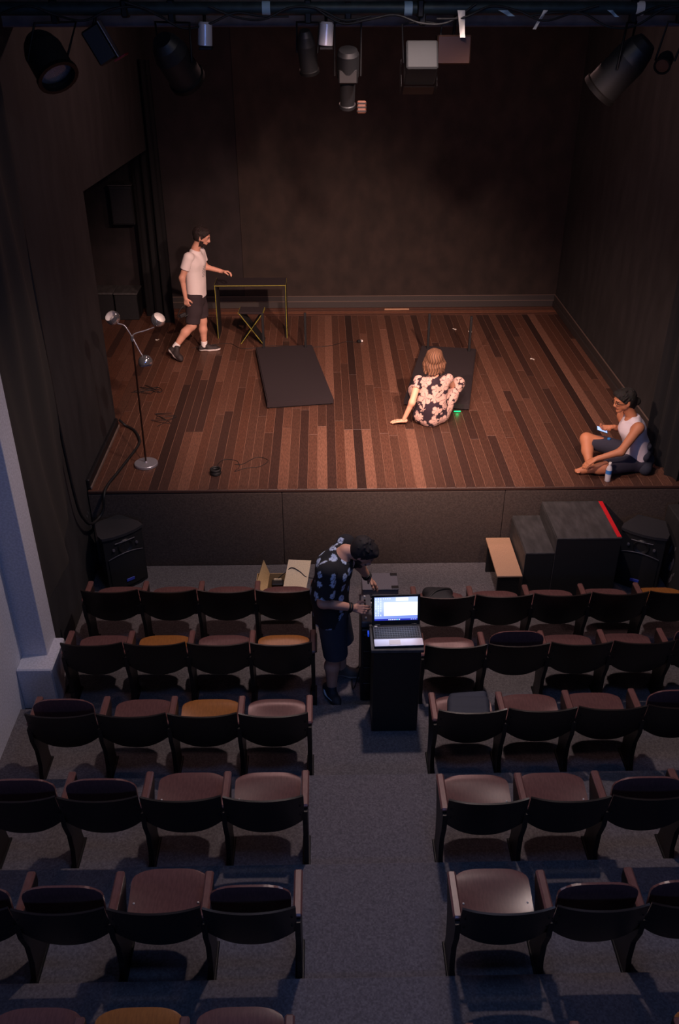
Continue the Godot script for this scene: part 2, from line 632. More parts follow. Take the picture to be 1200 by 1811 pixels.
	put(MB.new().box(Vector3(-2.46, STAGE_Y + 0.06, -8.86), Vector3(0.04, 0.12, 1.52), 0.01), "skirting", M.black_plastic, bl)
	put(MB.new().box(Vector3(-2.435, STAGE_Y + 0.02, -8.86), Vector3(0.02, 0.04, 1.52), 0.008), "shoe_moulding", M.trim_edge, bl)
	# header beam over the stage front
	struct_mesh(MB.new().box(Vector3(0.6, 5.8, -8.1), Vector3(6.5, 1.2, 0.3), 0.01), "trim_1", M.beam_paint, "grey concrete beam above the stage front")

# a ragged patch where the black paint has come off
func scuff(at: Vector3, w: float, h: float, parent: Node3D) -> void:
	var o := PackedVector2Array()
	for k in 11:
		var a := TAU * k / 11.0
		var q := rng.randf_range(0.55, 1.0)
		o.append(Vector2(cos(a) * w * 0.5 * q + sin(a) * w * 0.3, sin(a) * h * 0.5 * q))
	put(MB.new().prism(o, 0.004, Transform3D(Basis(Vector3(0, 0, 1), Vector3.UP, Vector3(-1, 0, 0)), at)), "paint_chip", M.bare_plaster, parent)

func build_stage() -> void:
	var st := thing("stage", "raised stage of reddish brown floorboards with a carpeted front", "stage", Vector3(0, 0, 0))
	put(MB.new().box(Vector3(0.655, 0.455, -11.09), Vector3(6.24, 0.91, 5.96)), "substructure", M.black_paint, st)
	put(MB.new().box(Vector3(0.655, 0.928, -11.08), Vector3(6.22, 0.038, 5.96)), "subfloor", M.joint_dust, st)
	for a in [[-2.47, -0.452], [-0.448, 1.9], [1.904, 3.77]]:
		put(MB.new().box(Vector3((a[0] + a[1]) / 2, 0.455, ZF - 0.005), Vector3(a[1] - a[0], 0.91, 0.03), 0.006), "front_panel", M.stage_carpet, st)
	put(MB.new().box(Vector3(0.65, 0.936, ZF + 0.008), Vector3(6.23, 0.028, 0.012), 0.003), "nosing", M.board_4, st)
	# boards: along z, then three across the back
	rng.seed = 7
	var w := 0.1035
	var ncol := int(round((XR - XL) / w))
	w = (XR - XL) / ncol
	var zend := -13.66
	var fixed := {}      # column -> [[from z, to z, tone], ...] read off the photograph
	var colat := func(x: float) -> int: return clampi(int(floor((x - XL) / w)), 0, ncol - 1)
	fixed[colat.call(3.30)] = [[ZF, -8.9, 2], [-8.9, zend, 6]]
	fixed[colat.call(3.20)] = [[ZF, -9.3, 5], [-9.3, zend, 7]]
	fixed[colat.call(-0.03)] = [[ZF, -9.6, 6], [-9.6, -10.6, 2], [-10.6, zend, 3]]
	fixed[colat.call(0.07)] = [[ZF, -10.4, 4], [-10.4, zend, 6]]
	fixed[colat.call(0.33)] = [[ZF, -9.5, 6], [-9.5, -11.6, 2], [-11.6, zend, 5]]
	fixed[colat.call(0.43)] = [[ZF, -9.5, 7], [-9.5, -11.2, 4], [-11.2, zend, 7]]
	fixed[colat.call(0.53)] = [[ZF, -9.5, 6], [-9.5, zend, 0]]
	fixed[colat.call(0.88)] = [[ZF, -10.6, 1], [-10.6, -13.0, 6], [-13.0, zend, 3]]
	fixed[colat.call(0.98)] = [[ZF, -9.5, 6], [-9.5, zend, 2]]
	fixed[colat.call(-1.75)] = [[ZF, -10.9, 7], [-10.9, zend, 2]]
	fixed[colat.call(-1.65)] = [[ZF, -11.4, 4], [-11.4, zend, 0]]
	fixed[colat.call(1.35)] = [[ZF, -11.8, 4], [-11.8, zend, 3]]
	fixed[colat.call(2.3)] = [[ZF, -10.0, 5], [-10.0, zend, 3]]
	var meshes := {}
	var odds := [0, 0, 0, 1, 1, 1, 2, 2, 3, 4, 0, 5, 5, 5, 4]
	for k in ncol:
		var runs: Array = fixed.get(k, [])
		if runs.is_empty():
			var cut1 := rng.randf_range(-9.2, -11.2)
			var cut2 := cut1 - rng.randf_range(1.3, 2.6)
			runs = [[ZF, cut1, odds[rng.randi() % odds.size()]]]
			if cut2 > zend + 0.5:
				runs.append([cut1, cut2, odds[rng.randi() % odds.size()]])
				runs.append([cut2, zend, odds[rng.randi() % odds.size()]])
			else:
				runs.append([cut1, zend, odds[rng.randi() % odds.size()]])
		for r in runs:
			var x := XL + (k + 0.5) * w
			plank(meshes, st, Vector3(x, STAGE_Y - 0.015 + rng.randf_range(-0.0012, 0.0), (r[0] + r[1]) / 2), w - 0.0035, absf(r[1] - r[0]) - 0.002, "board_%d" % r[2])
	# boards running on into the wing on the left
	var wf := struct("floor_wing", "dark floorboards of the wing left of the stage")
	put(MB.new().box(Vector3(-3.24, 0.455, -11.85), Vector3(1.5, 0.91, 4.4)), "substructure", M.black_paint, wf)
	for k in range(1, 15):
		var x := XL - (k - 0.5) * w
		var cut := rng.randf_range(-10.8, -12.6)
		for r in [[-9.7, cut], [cut, zend]]:
			plank(meshes, wf, Vector3(x, STAGE_Y - 0.015, (r[0] + r[1]) / 2), w - 0.003, absf(r[1] - r[0]) - 0.002, "board_%d" % odds[rng.randi() % odds.size()])
	for k in 4:
		var z := zend - (k + 0.5) * 0.105
		put(MB.new().box(Vector3(-3.23, STAGE_Y - 0.015, z), Vector3(1.5, 0.03, 0.102), 0.003), "plank", M.board_across, wf)
		for s in [[XL, -0.6 + 0.3 * (k % 3)], [-0.6 + 0.3 * (k % 3), XR]]:
			put(MB.new().box(Vector3((s[0] + s[1]) / 2, STAGE_Y - 0.015, z), Vector3(s[1] - s[0] - 0.002, 0.03, 0.102), 0.003), "plank", M.board_across_light if k == 1 else M.board_across, st)

func plank(meshes: Dictionary, parent: Node3D, at: Vector3, w: float, l: float, m: String) -> void:
	var key := "%.3f" % l
	if not meshes.has(key):
		meshes[key] = MB.new().box(Vector3.ZERO, Vector3(w, 0.03, l), 0.002).mesh()
	place(meshes[key], "plank", M[m], parent, Transform3D(Basis(), at))

# hanging cloth along a floor line, with folds
func curtain(a: Vector3, b: Vector3, top: float, folds: float, amp: float, bottom_b := -1.0) -> MB:
	var dir := (b - a).normalized()
	var nrm := dir.cross(Vector3.UP)
	var len_ := a.distance_to(b)
	return MB.new().sheet(func(u: float, v: float) -> Vector3:
		var y0 := lerpf(a.y, bottom_b if bottom_b > 0.0 else b.y, u)
		var sw := sin(u * folds * TAU + 0.7 * sin(v * 2.0)) * amp * (0.55 + 0.45 * (1.0 - v)) + 0.35 * amp * sin(u * folds * 2.3 * TAU + 1.0)
		var p := a + dir * (u * len_) + nrm * sw
		p.y = lerpf(y0, top, v)
		return p, int(folds * 10) + 4, 10, 0.006)

func build_drapes() -> void:
	single(curtain(Vector3(3.72, STAGE_Y, -8.16), Vector3(3.60, STAGE_Y, -8.86), 6.3, 3.0, 0.03), "stage_curtain", M.black_cloth, "plain black curtain hanging at the right front of the stage", "curtain")
	single(curtain(Vector3(-2.30, STAGE_Y, -13.3), Vector3(-2.78, STAGE_Y, -13.75), 4.6, 3.0, 0.035), "wing_curtain", M.black_cloth, "black curtain hanging in the wing opening behind the walking person", "curtain")
	# brownish cloth over the left wall, gathered at the bottom
	var cl := MB.new().sheet(func(u: float, v: float) -> Vector3:
		var z := lerpf(-6.335, -7.33 + 0.05 * sin(v * 5.0), u)
		var yb := lerpf(0.78, 1.18, u) + 0.03 * sin(u * 9.0)
		var y := lerpf(yb, 5.6 if u < 0.9 else 4.75 + (1.0 - u) * 8.0, v)
		var sag := 0.04 * sin((u * 1.5 + v * 2.6) * 3.4) * (1.0 - v * 0.7) + 0.018 * sin(u * 17.0 + v * 5.0)
		return Vector3(-2.455 + (sag + 0.05) * smoothstep(0.0, 0.3, u), y, z), 40, 46, 0.006)
	single(cl, "wall_cloth", M.brown_cloth, "brownish black cloth draped over the left wall beside the white pillar", "cloth")

# ------------------------------------------------------------------ theatre seats
var seat_meshes := {}

func seat_outline(u: float, v: float) -> Vector3:   # seat board, u across, v from rear 0 to front 1
	var z := lerpf(0.035, -0.385, v)
	var half := 0.208 + 0.022 * sin(v * PI * 0.55)
	if v > 0.62:
		var q := (v - 0.62) / 0.38
		half *= sqrt(maxf(0.0, 1.0 - pow(q, 5.0) * 0.34))
	elif v < 0.15:
		half *= 0.94 + 0.06 * v / 0.15
	var x := (u * 2.0 - 1.0)
	var zz := z + (0.028 * x * x * x * x if v > 0.8 else 0.0) * (v - 0.8) / 0.2
	var dish := -0.016 * (1.0 - x * x) * sin(PI * clampf(v * 1.15, 0.0, 1.0)) - 0.02 * maxf(0.0, v - 0.75) * 4.0 * (v - 0.75)
	return Vector3(x * half, dish, zz)

func make_seat_meshes() -> void:
	seat_meshes.backrest = MB.new().sheet(func(u: float, v: float) -> Vector3:
		var x := u * 2.0 - 1.0
		var yb := 0.385 + 0.10 * pow(absf(x), 2.4)
		var yt := 0.745 + 0.012 * x * x * x * x
		var y := lerpf(yb, yt, v)
		return Vector3(x * 0.258, y, 0.325 + (y - 0.385) * 0.17 - 0.036 * x * x), 20, 6, 0.013).mesh()
	seat_meshes.seat = MB.new().sheet(seat_outline, 14, 14, 0.016).mesh()
	# side board: waisted, standing on a small foot
	var o := PackedVector2Array([Vector2(-0.02, 0.575), Vector2(-0.02, 0.50), Vector2(0.04, 0.40), Vector2(0.085, 0.28), Vector2(0.10, 0.12), Vector2(0.085, 0.03), Vector2(0.07, 0.0), Vector2(0.33, 0.0), Vector2(0.315, 0.04), Vector2(0.285, 0.14), Vector2(0.285, 0.30), Vector2(0.325, 0.44), Vector2(0.33, 0.575)])
	seat_meshes.stand = MB.new().prism(o, 0.032, Transform3D(Basis(Vector3(0, 0, 1), Vector3.UP, Vector3(-1, 0, 0)), Vector3.ZERO)).mesh()
	seat_meshes.foot = MB.new().box(Vector3(0, 0.008, 0.20), Vector3(0.055, 0.016, 0.28), 0.004).mesh()
	var arm := MB.new()
	arm.box(Vector3(0, 0.594, 0.15), Vector3(0.052, 0.032, 0.31), 0.010)
	seat_meshes.arm = arm.mesh()
	seat_meshes.bolt = MB.new().lathe([Vector2(0.007, 0), Vector2(0.0065, 0.002), Vector2(0.004, 0.004), Vector2(0, 0.005)], 8, Transform3D(), true).mesh()
	seat_meshes.hinge = MB.new().tube([Vector3(-0.237, 0.398, 0.235), Vector3(0.237, 0.398, 0.235)], 0.010, 8).mesh()

func stand(t: Node3D, x: float) -> void:
	place(seat_meshes.stand, "side_board", M.stand_wood, t, Transform3D(Basis(), Vector3(x, 0, 0)))
	place(seat_meshes.foot, "foot", M.iron, t, Transform3D(Basis(), Vector3(x, 0, 0)))
	place(seat_meshes.arm, "armrest", M.arm_wood, t, Transform3D(Basis(), Vector3(x, 0, 0)))

func seat(at: Vector3, turn: float, up: bool, m: String, label: String, group: String, first: bool, inner: float) -> void:
	# every seat carries the side board on its outer side; the one at the aisle carries both
	var t := thing("theatre_seat", label, "seat", at, turn, group)
	stand(t, -inner * 0.265)
	if first:
		stand(t, inner * 0.265)
	var b := place(seat_meshes.backrest, "backrest", M.wood_back, t)
	for s in [-1.0, 1.0]:
		for y in [0.56, 0.66]:
			place(seat_meshes.bolt, "bolt", M.iron, b, Transform3D(Basis(Vector3.RIGHT, PI / 2), Vector3(s * 0.235, y, 0.306 + (y - 0.385) * 0.17)))
	place(seat_meshes.hinge, "hinge", M.iron, t)
	var bas := Basis(Vector3.RIGHT, deg_to_rad(92.0)) if up else Basis(Vector3.RIGHT, deg_to_rad(2.0))
	var sm := place(seat_meshes.seat, "seat", M[m], t, Transform3D(bas, Vector3(0, 0.415, 0.24)))
	if not up:
		for s in [-1.0, 1.0]:
			place(seat_meshes.bolt, "bolt", M.bolt, sm, Transform3D(Basis(), Vector3(s * 0.192, 0.006, -0.15)))

func build_seats() -> void:
	make_seat_meshes()
	var floors := [0.0, 0.0, 0.08, 0.28, 0.36, 0.42]
	var zl := [-6.92, -6.17, -5.25, -4.29, -3.44, -2.54]
	var zr := [-6.80, -6.11, -5.26, -4.24, -3.41, -2.48]
	var xl := [-0.115, -0.115, -0.135, -0.150, -0.178, -0.203]
	var xr := [0.822, 0.822, 0.828, 0.764, 0.731, 0.700]
	# state of each seat counted from the aisle: down / up, and its wood
	var L := [
		["d:seat_brown", "d:seat_brown", "d:seat_brown", "d:seat_brown"],
		["d:seat_amber", "d:seat_brown", "d:seat_amber", "d:seat_brown"],
		["d:seat_brown", "d:seat_amber", "d:seat_brown", "u:seat_brown"],
		["d:seat_brown", "d:seat_brown", "u:seat_brown", "u:seat_brown"],
		["u:seat_brown", "d:seat_brown", "u:seat_brown", "u:seat_brown"],
		["d:seat_brown", "d:seat_amber", "d:seat_brown", "u:seat_brown"]]
	var R := [
		["d:seat_brown", "d:seat_brown", "d:seat_brown", "d:seat_brown", "d:seat_amber"],
		["d:seat_brown", "u:seat_brown", "d:seat_brown", "d:seat_brown", "u:seat_brown"],
		["d:seat_brown", "d:seat_brown", "d:seat_brown", "u:seat_brown"],
		["d:seat_brown", "d:seat_brown", "u:seat_brown", "u:seat_brown"],
		["d:seat_brown", "u:seat_brown", "u:seat_brown"],
		["u:seat_brown", "u:seat_brown", "d:seat_amber"]]
	var rows := ["front row", "second row from stage", "third row from stage", "fourth row from stage", "fifth row from stage", "sixth row from stage"]
	var spots := ["at the aisle", "second from the aisle", "third from the aisle", "fourth from the aisle", "fifth from the aisle"]
	var tint := {"seat_brown": "brown", "seat_amber": "amber"}
	for side in 2:
		for r in 6:
			var list: Array = (L if side == 0 else R)[r]
			for k in list.size():
				var a: PackedStringArray = list[k].split(":")
				var s := -1.0 if side == 0 else 1.0
				var x: float = (xl if side == 0 else xr)[r] + s * 0.53 * (k + 0.5)
				var z: float = (zl if side == 0 else zr)[r] - 0.008 * k
				var name_ := "%s wooden seat %s, %s of %s, %s block" % [tint[a[1]], "folded up" if a[0] == "u" else "folded down", spots[k], rows[r], "left" if side == 0 else "right"]
				seat(Vector3(x, floors[r], z), 0.0, a[0] == "u", a[1], name_, "theatre seats in rows", k == 0, -s)

# ------------------------------------------------------------------ things on the stage
func build_stage_props() -> void:
	var Y := STAGE_Y
	# three-headed chrome floor lamp
	var lp := thing("floor_lamp", "chrome floor lamp with three globe shades at the left of the stage", "lamp", Vector3(-1.955, Y, -8.65))
	put(MB.new().lathe([Vector2(0.118, 0.0), Vector2(0.128, 0.004), Vector2(0.128, 0.026), Vector2(0.122, 0.032), Vector2(0.02, 0.036), Vector2(0.012, 0.05), Vector2(0, 0.05)], 40), "base", M.satin_chrome, lp)
	put(MB.new().tube([Vector3(0, 0.03, 0), Vector3(0.02, 1.44, 0)], 0.010, 12), "pole", M.bronze_pole, lp)
	put(MB.new().lathe([Vector2(0.014, -0.02), Vector2(0.02, 0.0), Vector2(0.014, 0.035), Vector2(0, 0.04)], 16, Transform3D(Basis(), Vector3(0.02, 1.44, 0))), "collar", M.chrome, lp)
	var top := Vector3(0.02, 1.465, 0)
	var heads := [[Vector3(-0.155, 1.66, -0.02), Vector3(-0.42, 0.78, 0.5), [Vector3(-0.01, 1.53, 0.0), Vector3(-0.05, 1.585, -0.01), Vector3(-0.12, 1.60, -0.02)]],
		[Vector3(0.295, 1.635, -0.03), Vector3(0.55, 0.75, 0.28), [Vector3(0.05, 1.50, 0.0), Vector3(0.16, 1.53, -0.01), Vector3(0.25, 1.56, -0.02)]],
		[Vector3(0.135, 1.215, 0.05), Vector3(0.2, -0.85, 0.45), [Vector3(0.05, 1.41, 0.02), Vector3(0.085, 1.33, 0.035), Vector3(0.11, 1.285, 0.045)]]]
	for h in heads:
		var pts := [top]
		pts.append_array(h[2])
		put(MB.new().tube(spline(pts, 5), 0.0065, 8), "arm", M.satin_chrome, lp)
		var R := 0.073
		var xf := aim(h[0], h[1])
		var prof := []
		for k in 15:
			var a := lerpf(PI, deg_to_rad(58.0), k / 14.0)
			prof.append(Vector2(R * sin(a), R * cos(a)))
		var sh := put(MB.new().lathe(prof, 28, xf, true), "shade", M.chrome, lp)
		var inn := []
		for k in 15:
			var a := lerpf(deg_to_rad(58.0), PI, k / 14.0)
			inn.append(Vector2((R - 0.002) * sin(a), (R - 0.002) * cos(a)))
		put(MB.new().lathe(inn, 28, xf, true), "reflector", M.white_enamel, sh)
		var bulb := []
		for k in 9:
			var a := lerpf(PI, 0.0, k / 8.0)
			bulb.append(Vector2(0.026 * sin(a), 0.026 * cos(a) - 0.015))
		put(MB.new().lathe(bulb, 16, xf, true), "bulb", M.white_enamel, sh)
	# black table, a folded board with yellow front edges
	var tb := thing("table", "narrow black table with thin yellow edges by the back wall", "table", Vector3(-1.045, Y, -12.82))
	var tw := 1.03
	var th := 0.80
	put(MB.new().box(Vector3(0, th - 0.0125, 0), Vector3(tw, 0.025, 0.36), 0.002), "tabletop", M.black_fabric, tb)
	put(MB.new().box(Vector3(0, th - 0.010, 0.184), Vector3(tw + 0.004, 0.009, 0.006), 0.002), "edge_strip", M.yellow_edge, tb)
	for s in [-1.0, 1.0]:
		var lg := put(MB.new().box(Vector3(s * (tw / 2 - 0.0125), (th - 0.025) / 2, 0), Vector3(0.025, th - 0.025, 0.36), 0.002), "leg_panel", M.black_paint, tb)
		put(MB.new().box(Vector3(s * (tw / 2 - 0.006), (th - 0.012) / 2, 0.184), Vector3(0.008, th - 0.012, 0.006), 0.002), "edge_strip", M.yellow_edge, lg)
		put(MB.new().box(Vector3(s * (tw / 2 + 0.001), th - 0.004, 0.0), Vector3(0.004, 0.008, 0.36), 0.002), "edge_strip", M.yellow_edge, tb)
	# folding X stool
	var so := thing("folding_stool", "small black cross-legged stool with yellow edges under the table", "stool", Vector3(-1.03, Y, -12.50), deg_to_rad(-3))
	put(MB.new().box(Vector3(0, 0.47, 0), Vector3(0.36, 0.03, 0.26), 0.006), "seat", M.black_fabric, so)
	for s in [-1.0, 1.0]:
		put(MB.new().box(Vector3(s * 0.178, 0.468, 0), Vector3(0.006, 0.03, 0.264), 0.002), "edge_strip", M.yellow_edge, so)
	for s in [-1.0, 1.0]:
		var a := Vector3(-s * 0.165, 0.0, 0)
		var b := Vector3(s * 0.165, 0.455, 0)
		var d := (b - a).normalized()
		var bas := Basis(d.cross(Vector3(0, 0, 1)), d, Vector3(0, 0, 1))
		var zz := 0.02 if s > 0 else 0.0
		var lg := put(MB.new().box((a + b) / 2 + Vector3(0, 0.005, -zz), Vector3(0.02, (b - a).length(), 0.25 - zz), 0.002, bas), "leg", M.black_paint, so)
		put(MB.new().box((a + b) / 2 + Vector3(0, 0.005, 0.127 - zz * 0.3), Vector3(0.009, (b - a).length(), 0.006), 0.001, bas), "edge_strip", M.yellow_edge, lg)
	# two black padded platforms with two posts at their far end
	var beds := [["black padded platform with two posts, left of stage centre", Vector3(-0.96, Y, -12.0), Vector3(-0.16, Y, -12.1), Vector3(0.12, Y, -10.21), Vector3(-0.70, Y, -10.09), [Vector3(-0.84, 0, -11.97), Vector3(-0.25, 0, -11.98)]],
		["black padded platform with two posts, behind the sitting woman", Vector3(1.40, Y, -12.03), Vector3(2.16, Y, -11.89), Vector3(1.79, Y, -9.99), Vector3(1.0, Y, -10.16), [Vector3(1.475, 0, -11.90), Vector3(2.04, 0, -11.78)]]]
	for b in beds:
		var at: Vector3 = (b[1] + b[2] + b[3] + b[4]) / 4.0
		var t := thing("platform", b[0], "platform", at, 0.0, "padded stage platforms")
		var o := PackedVector2Array()
		for k in 4:
			var q: Vector3 = b[1 + k] - at
			o.append(Vector2(q.x, -q.z))
		var xf := Transform3D(Basis(Vector3.RIGHT, Vector3(0, 0, -1), Vector3.UP), Vector3(0, 0.012, 0))
		var small := Geometry2D.offset_polygon(o, -0.03)[0]
		put(MB.new().prism(small, 0.024, xf), "base", M.black_paint, t)
		var pad := MB.new()
		var inner := Geometry2D.offset_polygon(o, -0.012)[0]
		pad.prism(o, 0.064, Transform3D(xf.basis, Vector3(0, 0.056, 0)))
		pad.prism(inner, 0.084, Transform3D(xf.basis, Vector3(0, 0.058, 0)))
		put(pad, "pad", M.black_fabric, t)
		for q: Vector3 in b[5]:
			put(MB.new().box(Vector3(q.x - at.x, 0.305, q.z - at.z), Vector3(0.034, 0.60, 0.03), 0.004), "post", M.black_paint, t)
	# green light under the right platform
	var gm := mat("green_led", rgb(20, 220, 130), 0.4)
	gm.emission_enabled = true
	gm.emission = rgb(10, 235, 130)
	gm.emission_energy_multiplier = 1.6
	var gl := thing("led_light", "small glowing green light under the platform edge by the woman", "light", Vector3(1.64, Y, -9.975))
	put(MB.new().box(Vector3(0, 0.012, 0), Vector3(0.10, 0.022, 0.03), 0.006), "housing", M.black_plastic, gl)
	put(MB.new().box(Vector3(0, 0.014, 0.018), Vector3(0.085, 0.014, 0.006), 0.002), "lens", gm, gl)
	var gt := OmniLight3D.new()
	gt.name = "green_glow"
	gt.light_color = rgb(10, 235, 130)
	gt.light_energy = 0.003
	gt.light_size = 0.02
	gt.omni_range = 14.0
	gt.omni_attenuation = 2.0
	gt.shadow_enabled = true
	gl.add_child(gt)
	gt.position = Vector3(0, 0.02, 0.03)
	# coil of black cable with a loose thin lead
	var co := thing("cable_coil", "coil of black cable near the stage front", "cable", Vector3(-1.17, Y, -8.42))
	for k in 4:
		var ring := []
		for j in 25:
			var a := TAU * j / 24
			ring.append(Vector3(cos(a) * (0.048 + 0.004 * (k % 2)), 0.010 + k * 0.017, sin(a) * (0.048 + 0.004 * (k % 2))))
		put(MB.new().tube(ring, 0.011, 8, false), "turn", M.rubber, co)
	put(MB.new().tube(spline([Vector3(0.05, 0.004, 0), Vector3(0.0, 0.004, -0.2), Vector3(0.06, 0.004, -0.33), Vector3(0.2, 0.004, -0.3), Vector3(0.24, 0.004, -0.16), Vector3(0.2, 0.004, -0.05), Vector3(0.3, 0.004, -0.12), Vector3(0.46, 0.004, -0.16), Vector3(0.55, 0.004, -0.3), Vector3(0.42, 0.004, -0.38), Vector3(0.27, 0.004, -0.22), Vector3(0.18, 0.004, -0.22)], 5), 0.003, 6), "lead", M.rubber, co)
	# thin lead lying across the stage behind the platforms
	single(MB.new().tube(spline([Vector3(-1.9, Y + 0.004, -12.25), Vector3(-1.4, Y + 0.004, -12.42), Vector3(-1.15, Y + 0.004, -12.2), Vector3(-0.7, Y + 0.004, -12.32), Vector3(-0.2, Y + 0.004, -12.25), Vector3(0.1, Y + 0.004, -12.3), Vector3(0.32, Y + 0.004, -12.45), Vector3(0.49, Y + 0.004, -12.43)], 6), 0.0035, 6), "thin_cable", M.rubber, "thin dark lead running across the boards behind the platforms", "cable")
	var pg := thing("plug", "small black plug with white band at the end of thin lead", "plug", Vector3(0.525, Y, -12.43), 0.3)
	put(MB.new().box(Vector3(0, 0.02, 0), Vector3(0.06, 0.036, 0.05), 0.008), "body", M.black_plastic, pg)
	put(MB.new().box(Vector3(0.042, 0.02, 0), Vector3(0.03, 0.028, 0.04), 0.006), "band", M.white_enamel, pg)
	# tangle of lead behind the lamp
	rng.seed = 19
	var tang := [Vector3(-1.99, Y + 0.004, -9.62)]
	for k in 14:
		tang.append(Vector3(-1.95 + rng.randf_range(-0.14, 0.16), Y + 0.004 + 0.004 * (k % 3), -9.85 + rng.randf_range(-0.14, 0.16)))
	single(MB.new().tube(spline(tang, 5), 0.003, 6), "cable_tangle", M.rubber, "tangle of thin black lead on the boards behind the lamp", "cable")
	var tang2 := [Vector3(-2.40, Y + 0.004, -10.6)]
	for k in 16:
		tang2.append(Vector3(-2.28 + rng.randf_range(-0.2, 0.2), Y + 0.004 + 0.004 * (k % 3), -10.75 + rng.randf_range(-0.16, 0.16)))
	single(MB.new().tube(spline(tang2, 5), 0.003, 6), "cable_tangle", M.rubber, "tangle of thin black lead on the boards by the left wall opening", "cable")
	# thick black cable that drops from the stage over its front left corner and climbs the wall
	single(MB.new().tube(spline([Vector3(-2.42, Y + 0.10, -9.60), Vector3(-2.36, Y + 0.02, -9.62), Vector3(-2.24, Y + 0.016, -9.5), Vector3(-2.15, Y + 0.016, -9.3), Vector3(-2.12, Y + 0.016, -9.1), Vector3(-2.2, Y + 0.016, -8.6), Vector3(-2.28, Y + 0.016, -8.16), Vector3(-2.29, Y - 0.03, -8.02), Vector3(-2.31, 0.78, -8.0), Vector3(-2.36, 0.70, -7.95), Vector3(-2.40, 0.72, -7.8), Vector3(-2.41, 0.85, -7.65), Vector3(-2.42, 1.1, -7.52), Vector3(-2.43, 1.7, -7.46), Vector3(-2.43, 2.3, -7.42), Vector3(-2.42, 3.2, -7.38), Vector3(-2.42, 4.4, -7.38), Vector3(-2.42, 4.9, -7.4), Vector3(-2.4, 5.25, -7.5)], 6), 0.015, 8), "thick_cable", M.rubber, "thick black cable looping over the stage corner and up the wall", "cable")
	# strip of pale wood on the baseboard ledge and paper scraps
	single(MB.new().box(Vector3(1.19, Y + 0.011, ZB + 0.16), Vector3(0.40, 0.02, 0.03), 0.004), "wood_strip", M.raw_plywood, "short strip of pale wood lying along the back wall", "wood strip")
	var scraps := [[Vector3(2.93, 0, -11.72), "white paper scrap on the boards by the light plank"], [Vector3(2.0, 0, -12.98), "tiny white scrap behind the right platform, left one of two"], [Vector3(2.22, 0, -12.86), "tiny white scrap behind the right platform, right one of two"], [Vector3(-2.45, 0, -12.6), "white scrap on the boards between lamp and walking person"]]
	for k in scraps.size():
		var p: Vector3 = scraps[k][0]
		p.y = Y + 0.006
		single(MB.new().sheet(func(u: float, v: float) -> Vector3: return p + Vector3((u - 0.5) * 0.055, 0.006 * sin(u * 5.0 + k), (v - 0.5) * 0.04 + 0.01 * u), 4, 2, 0.002), "paper_scrap", M.paper, scraps[k][1], "paper", "scraps on the stage")
	# things in the dark wing
	for k in 2:
		var x := -3.42 + k * 0.375
		var t := thing("crate", ["black crate in the wing, the one farther left", "black crate in the wing, next to the curtain"][k], "crate", Vector3(x, Y, -13.72 + 0.02 * k), 0.0, "crates in the wing")
		put(MB.new().box(Vector3(0, 0.20, 0), Vector3(0.35, 0.40, 0.4), 0.008), "body", M.black_paint, t)
		put(MB.new().box(Vector3(0, 0.415, 0), Vector3(0.365, 0.03, 0.42), 0.006), "lid", M.black_worn, t)
	var cab := thing("wall_cabinet", "black cabinet hanging on the wall of the dark wing", "cabinet", Vector3(-2.98, 2.34, -13.88))
	put(MB.new().box(Vector3(0, 0.29, 0), Vector3(0.34, 0.56, 0.3), 0.01), "body", M.black_paint, cab)
	put(MB.new().box(Vector3(0, 0.58, 0.0), Vector3(0.36, 0.02, 0.34), 0.006), "top", M.black_worn, cab)
	put(MB.new().box(Vector3(0, 0.28, 0.155), Vector3(0.31, 0.5, 0.015), 0.005), "door", M.black_plastic, cab)
	# water bottle
	var bo := thing("water_bottle", "clear water bottle with blue label standing by the seated man", "bottle", Vector3(3.0, Y, -8.185))
	put(MB.new().lathe([Vector2(0, 0.002), Vector2(0.026, 0.002), Vector2(0.031, 0.010), Vector2(0.030, 0.05), Vector2(0.032, 0.07), Vector2(0.032, 0.14), Vector2(0.029, 0.155), Vector2(0.024, 0.175), Vector2(0.013, 0.195), Vector2(0.013, 0.205)], 24, Transform3D(), true), "bottle_body", M.clear_plastic, bo)
	put(MB.new().lathe([Vector2(0.0325, 0.095), Vector2(0.0325, 0.14)], 24), "label_band", M.bottle_label, bo)
	put(MB.new().lathe([Vector2(0.015, 0.203), Vector2(0.016, 0.206), Vector2(0.016, 0.222), Vector2(0.014, 0.226), Vector2(0, 0.226)], 16), "cap", M.white_enamel, bo)

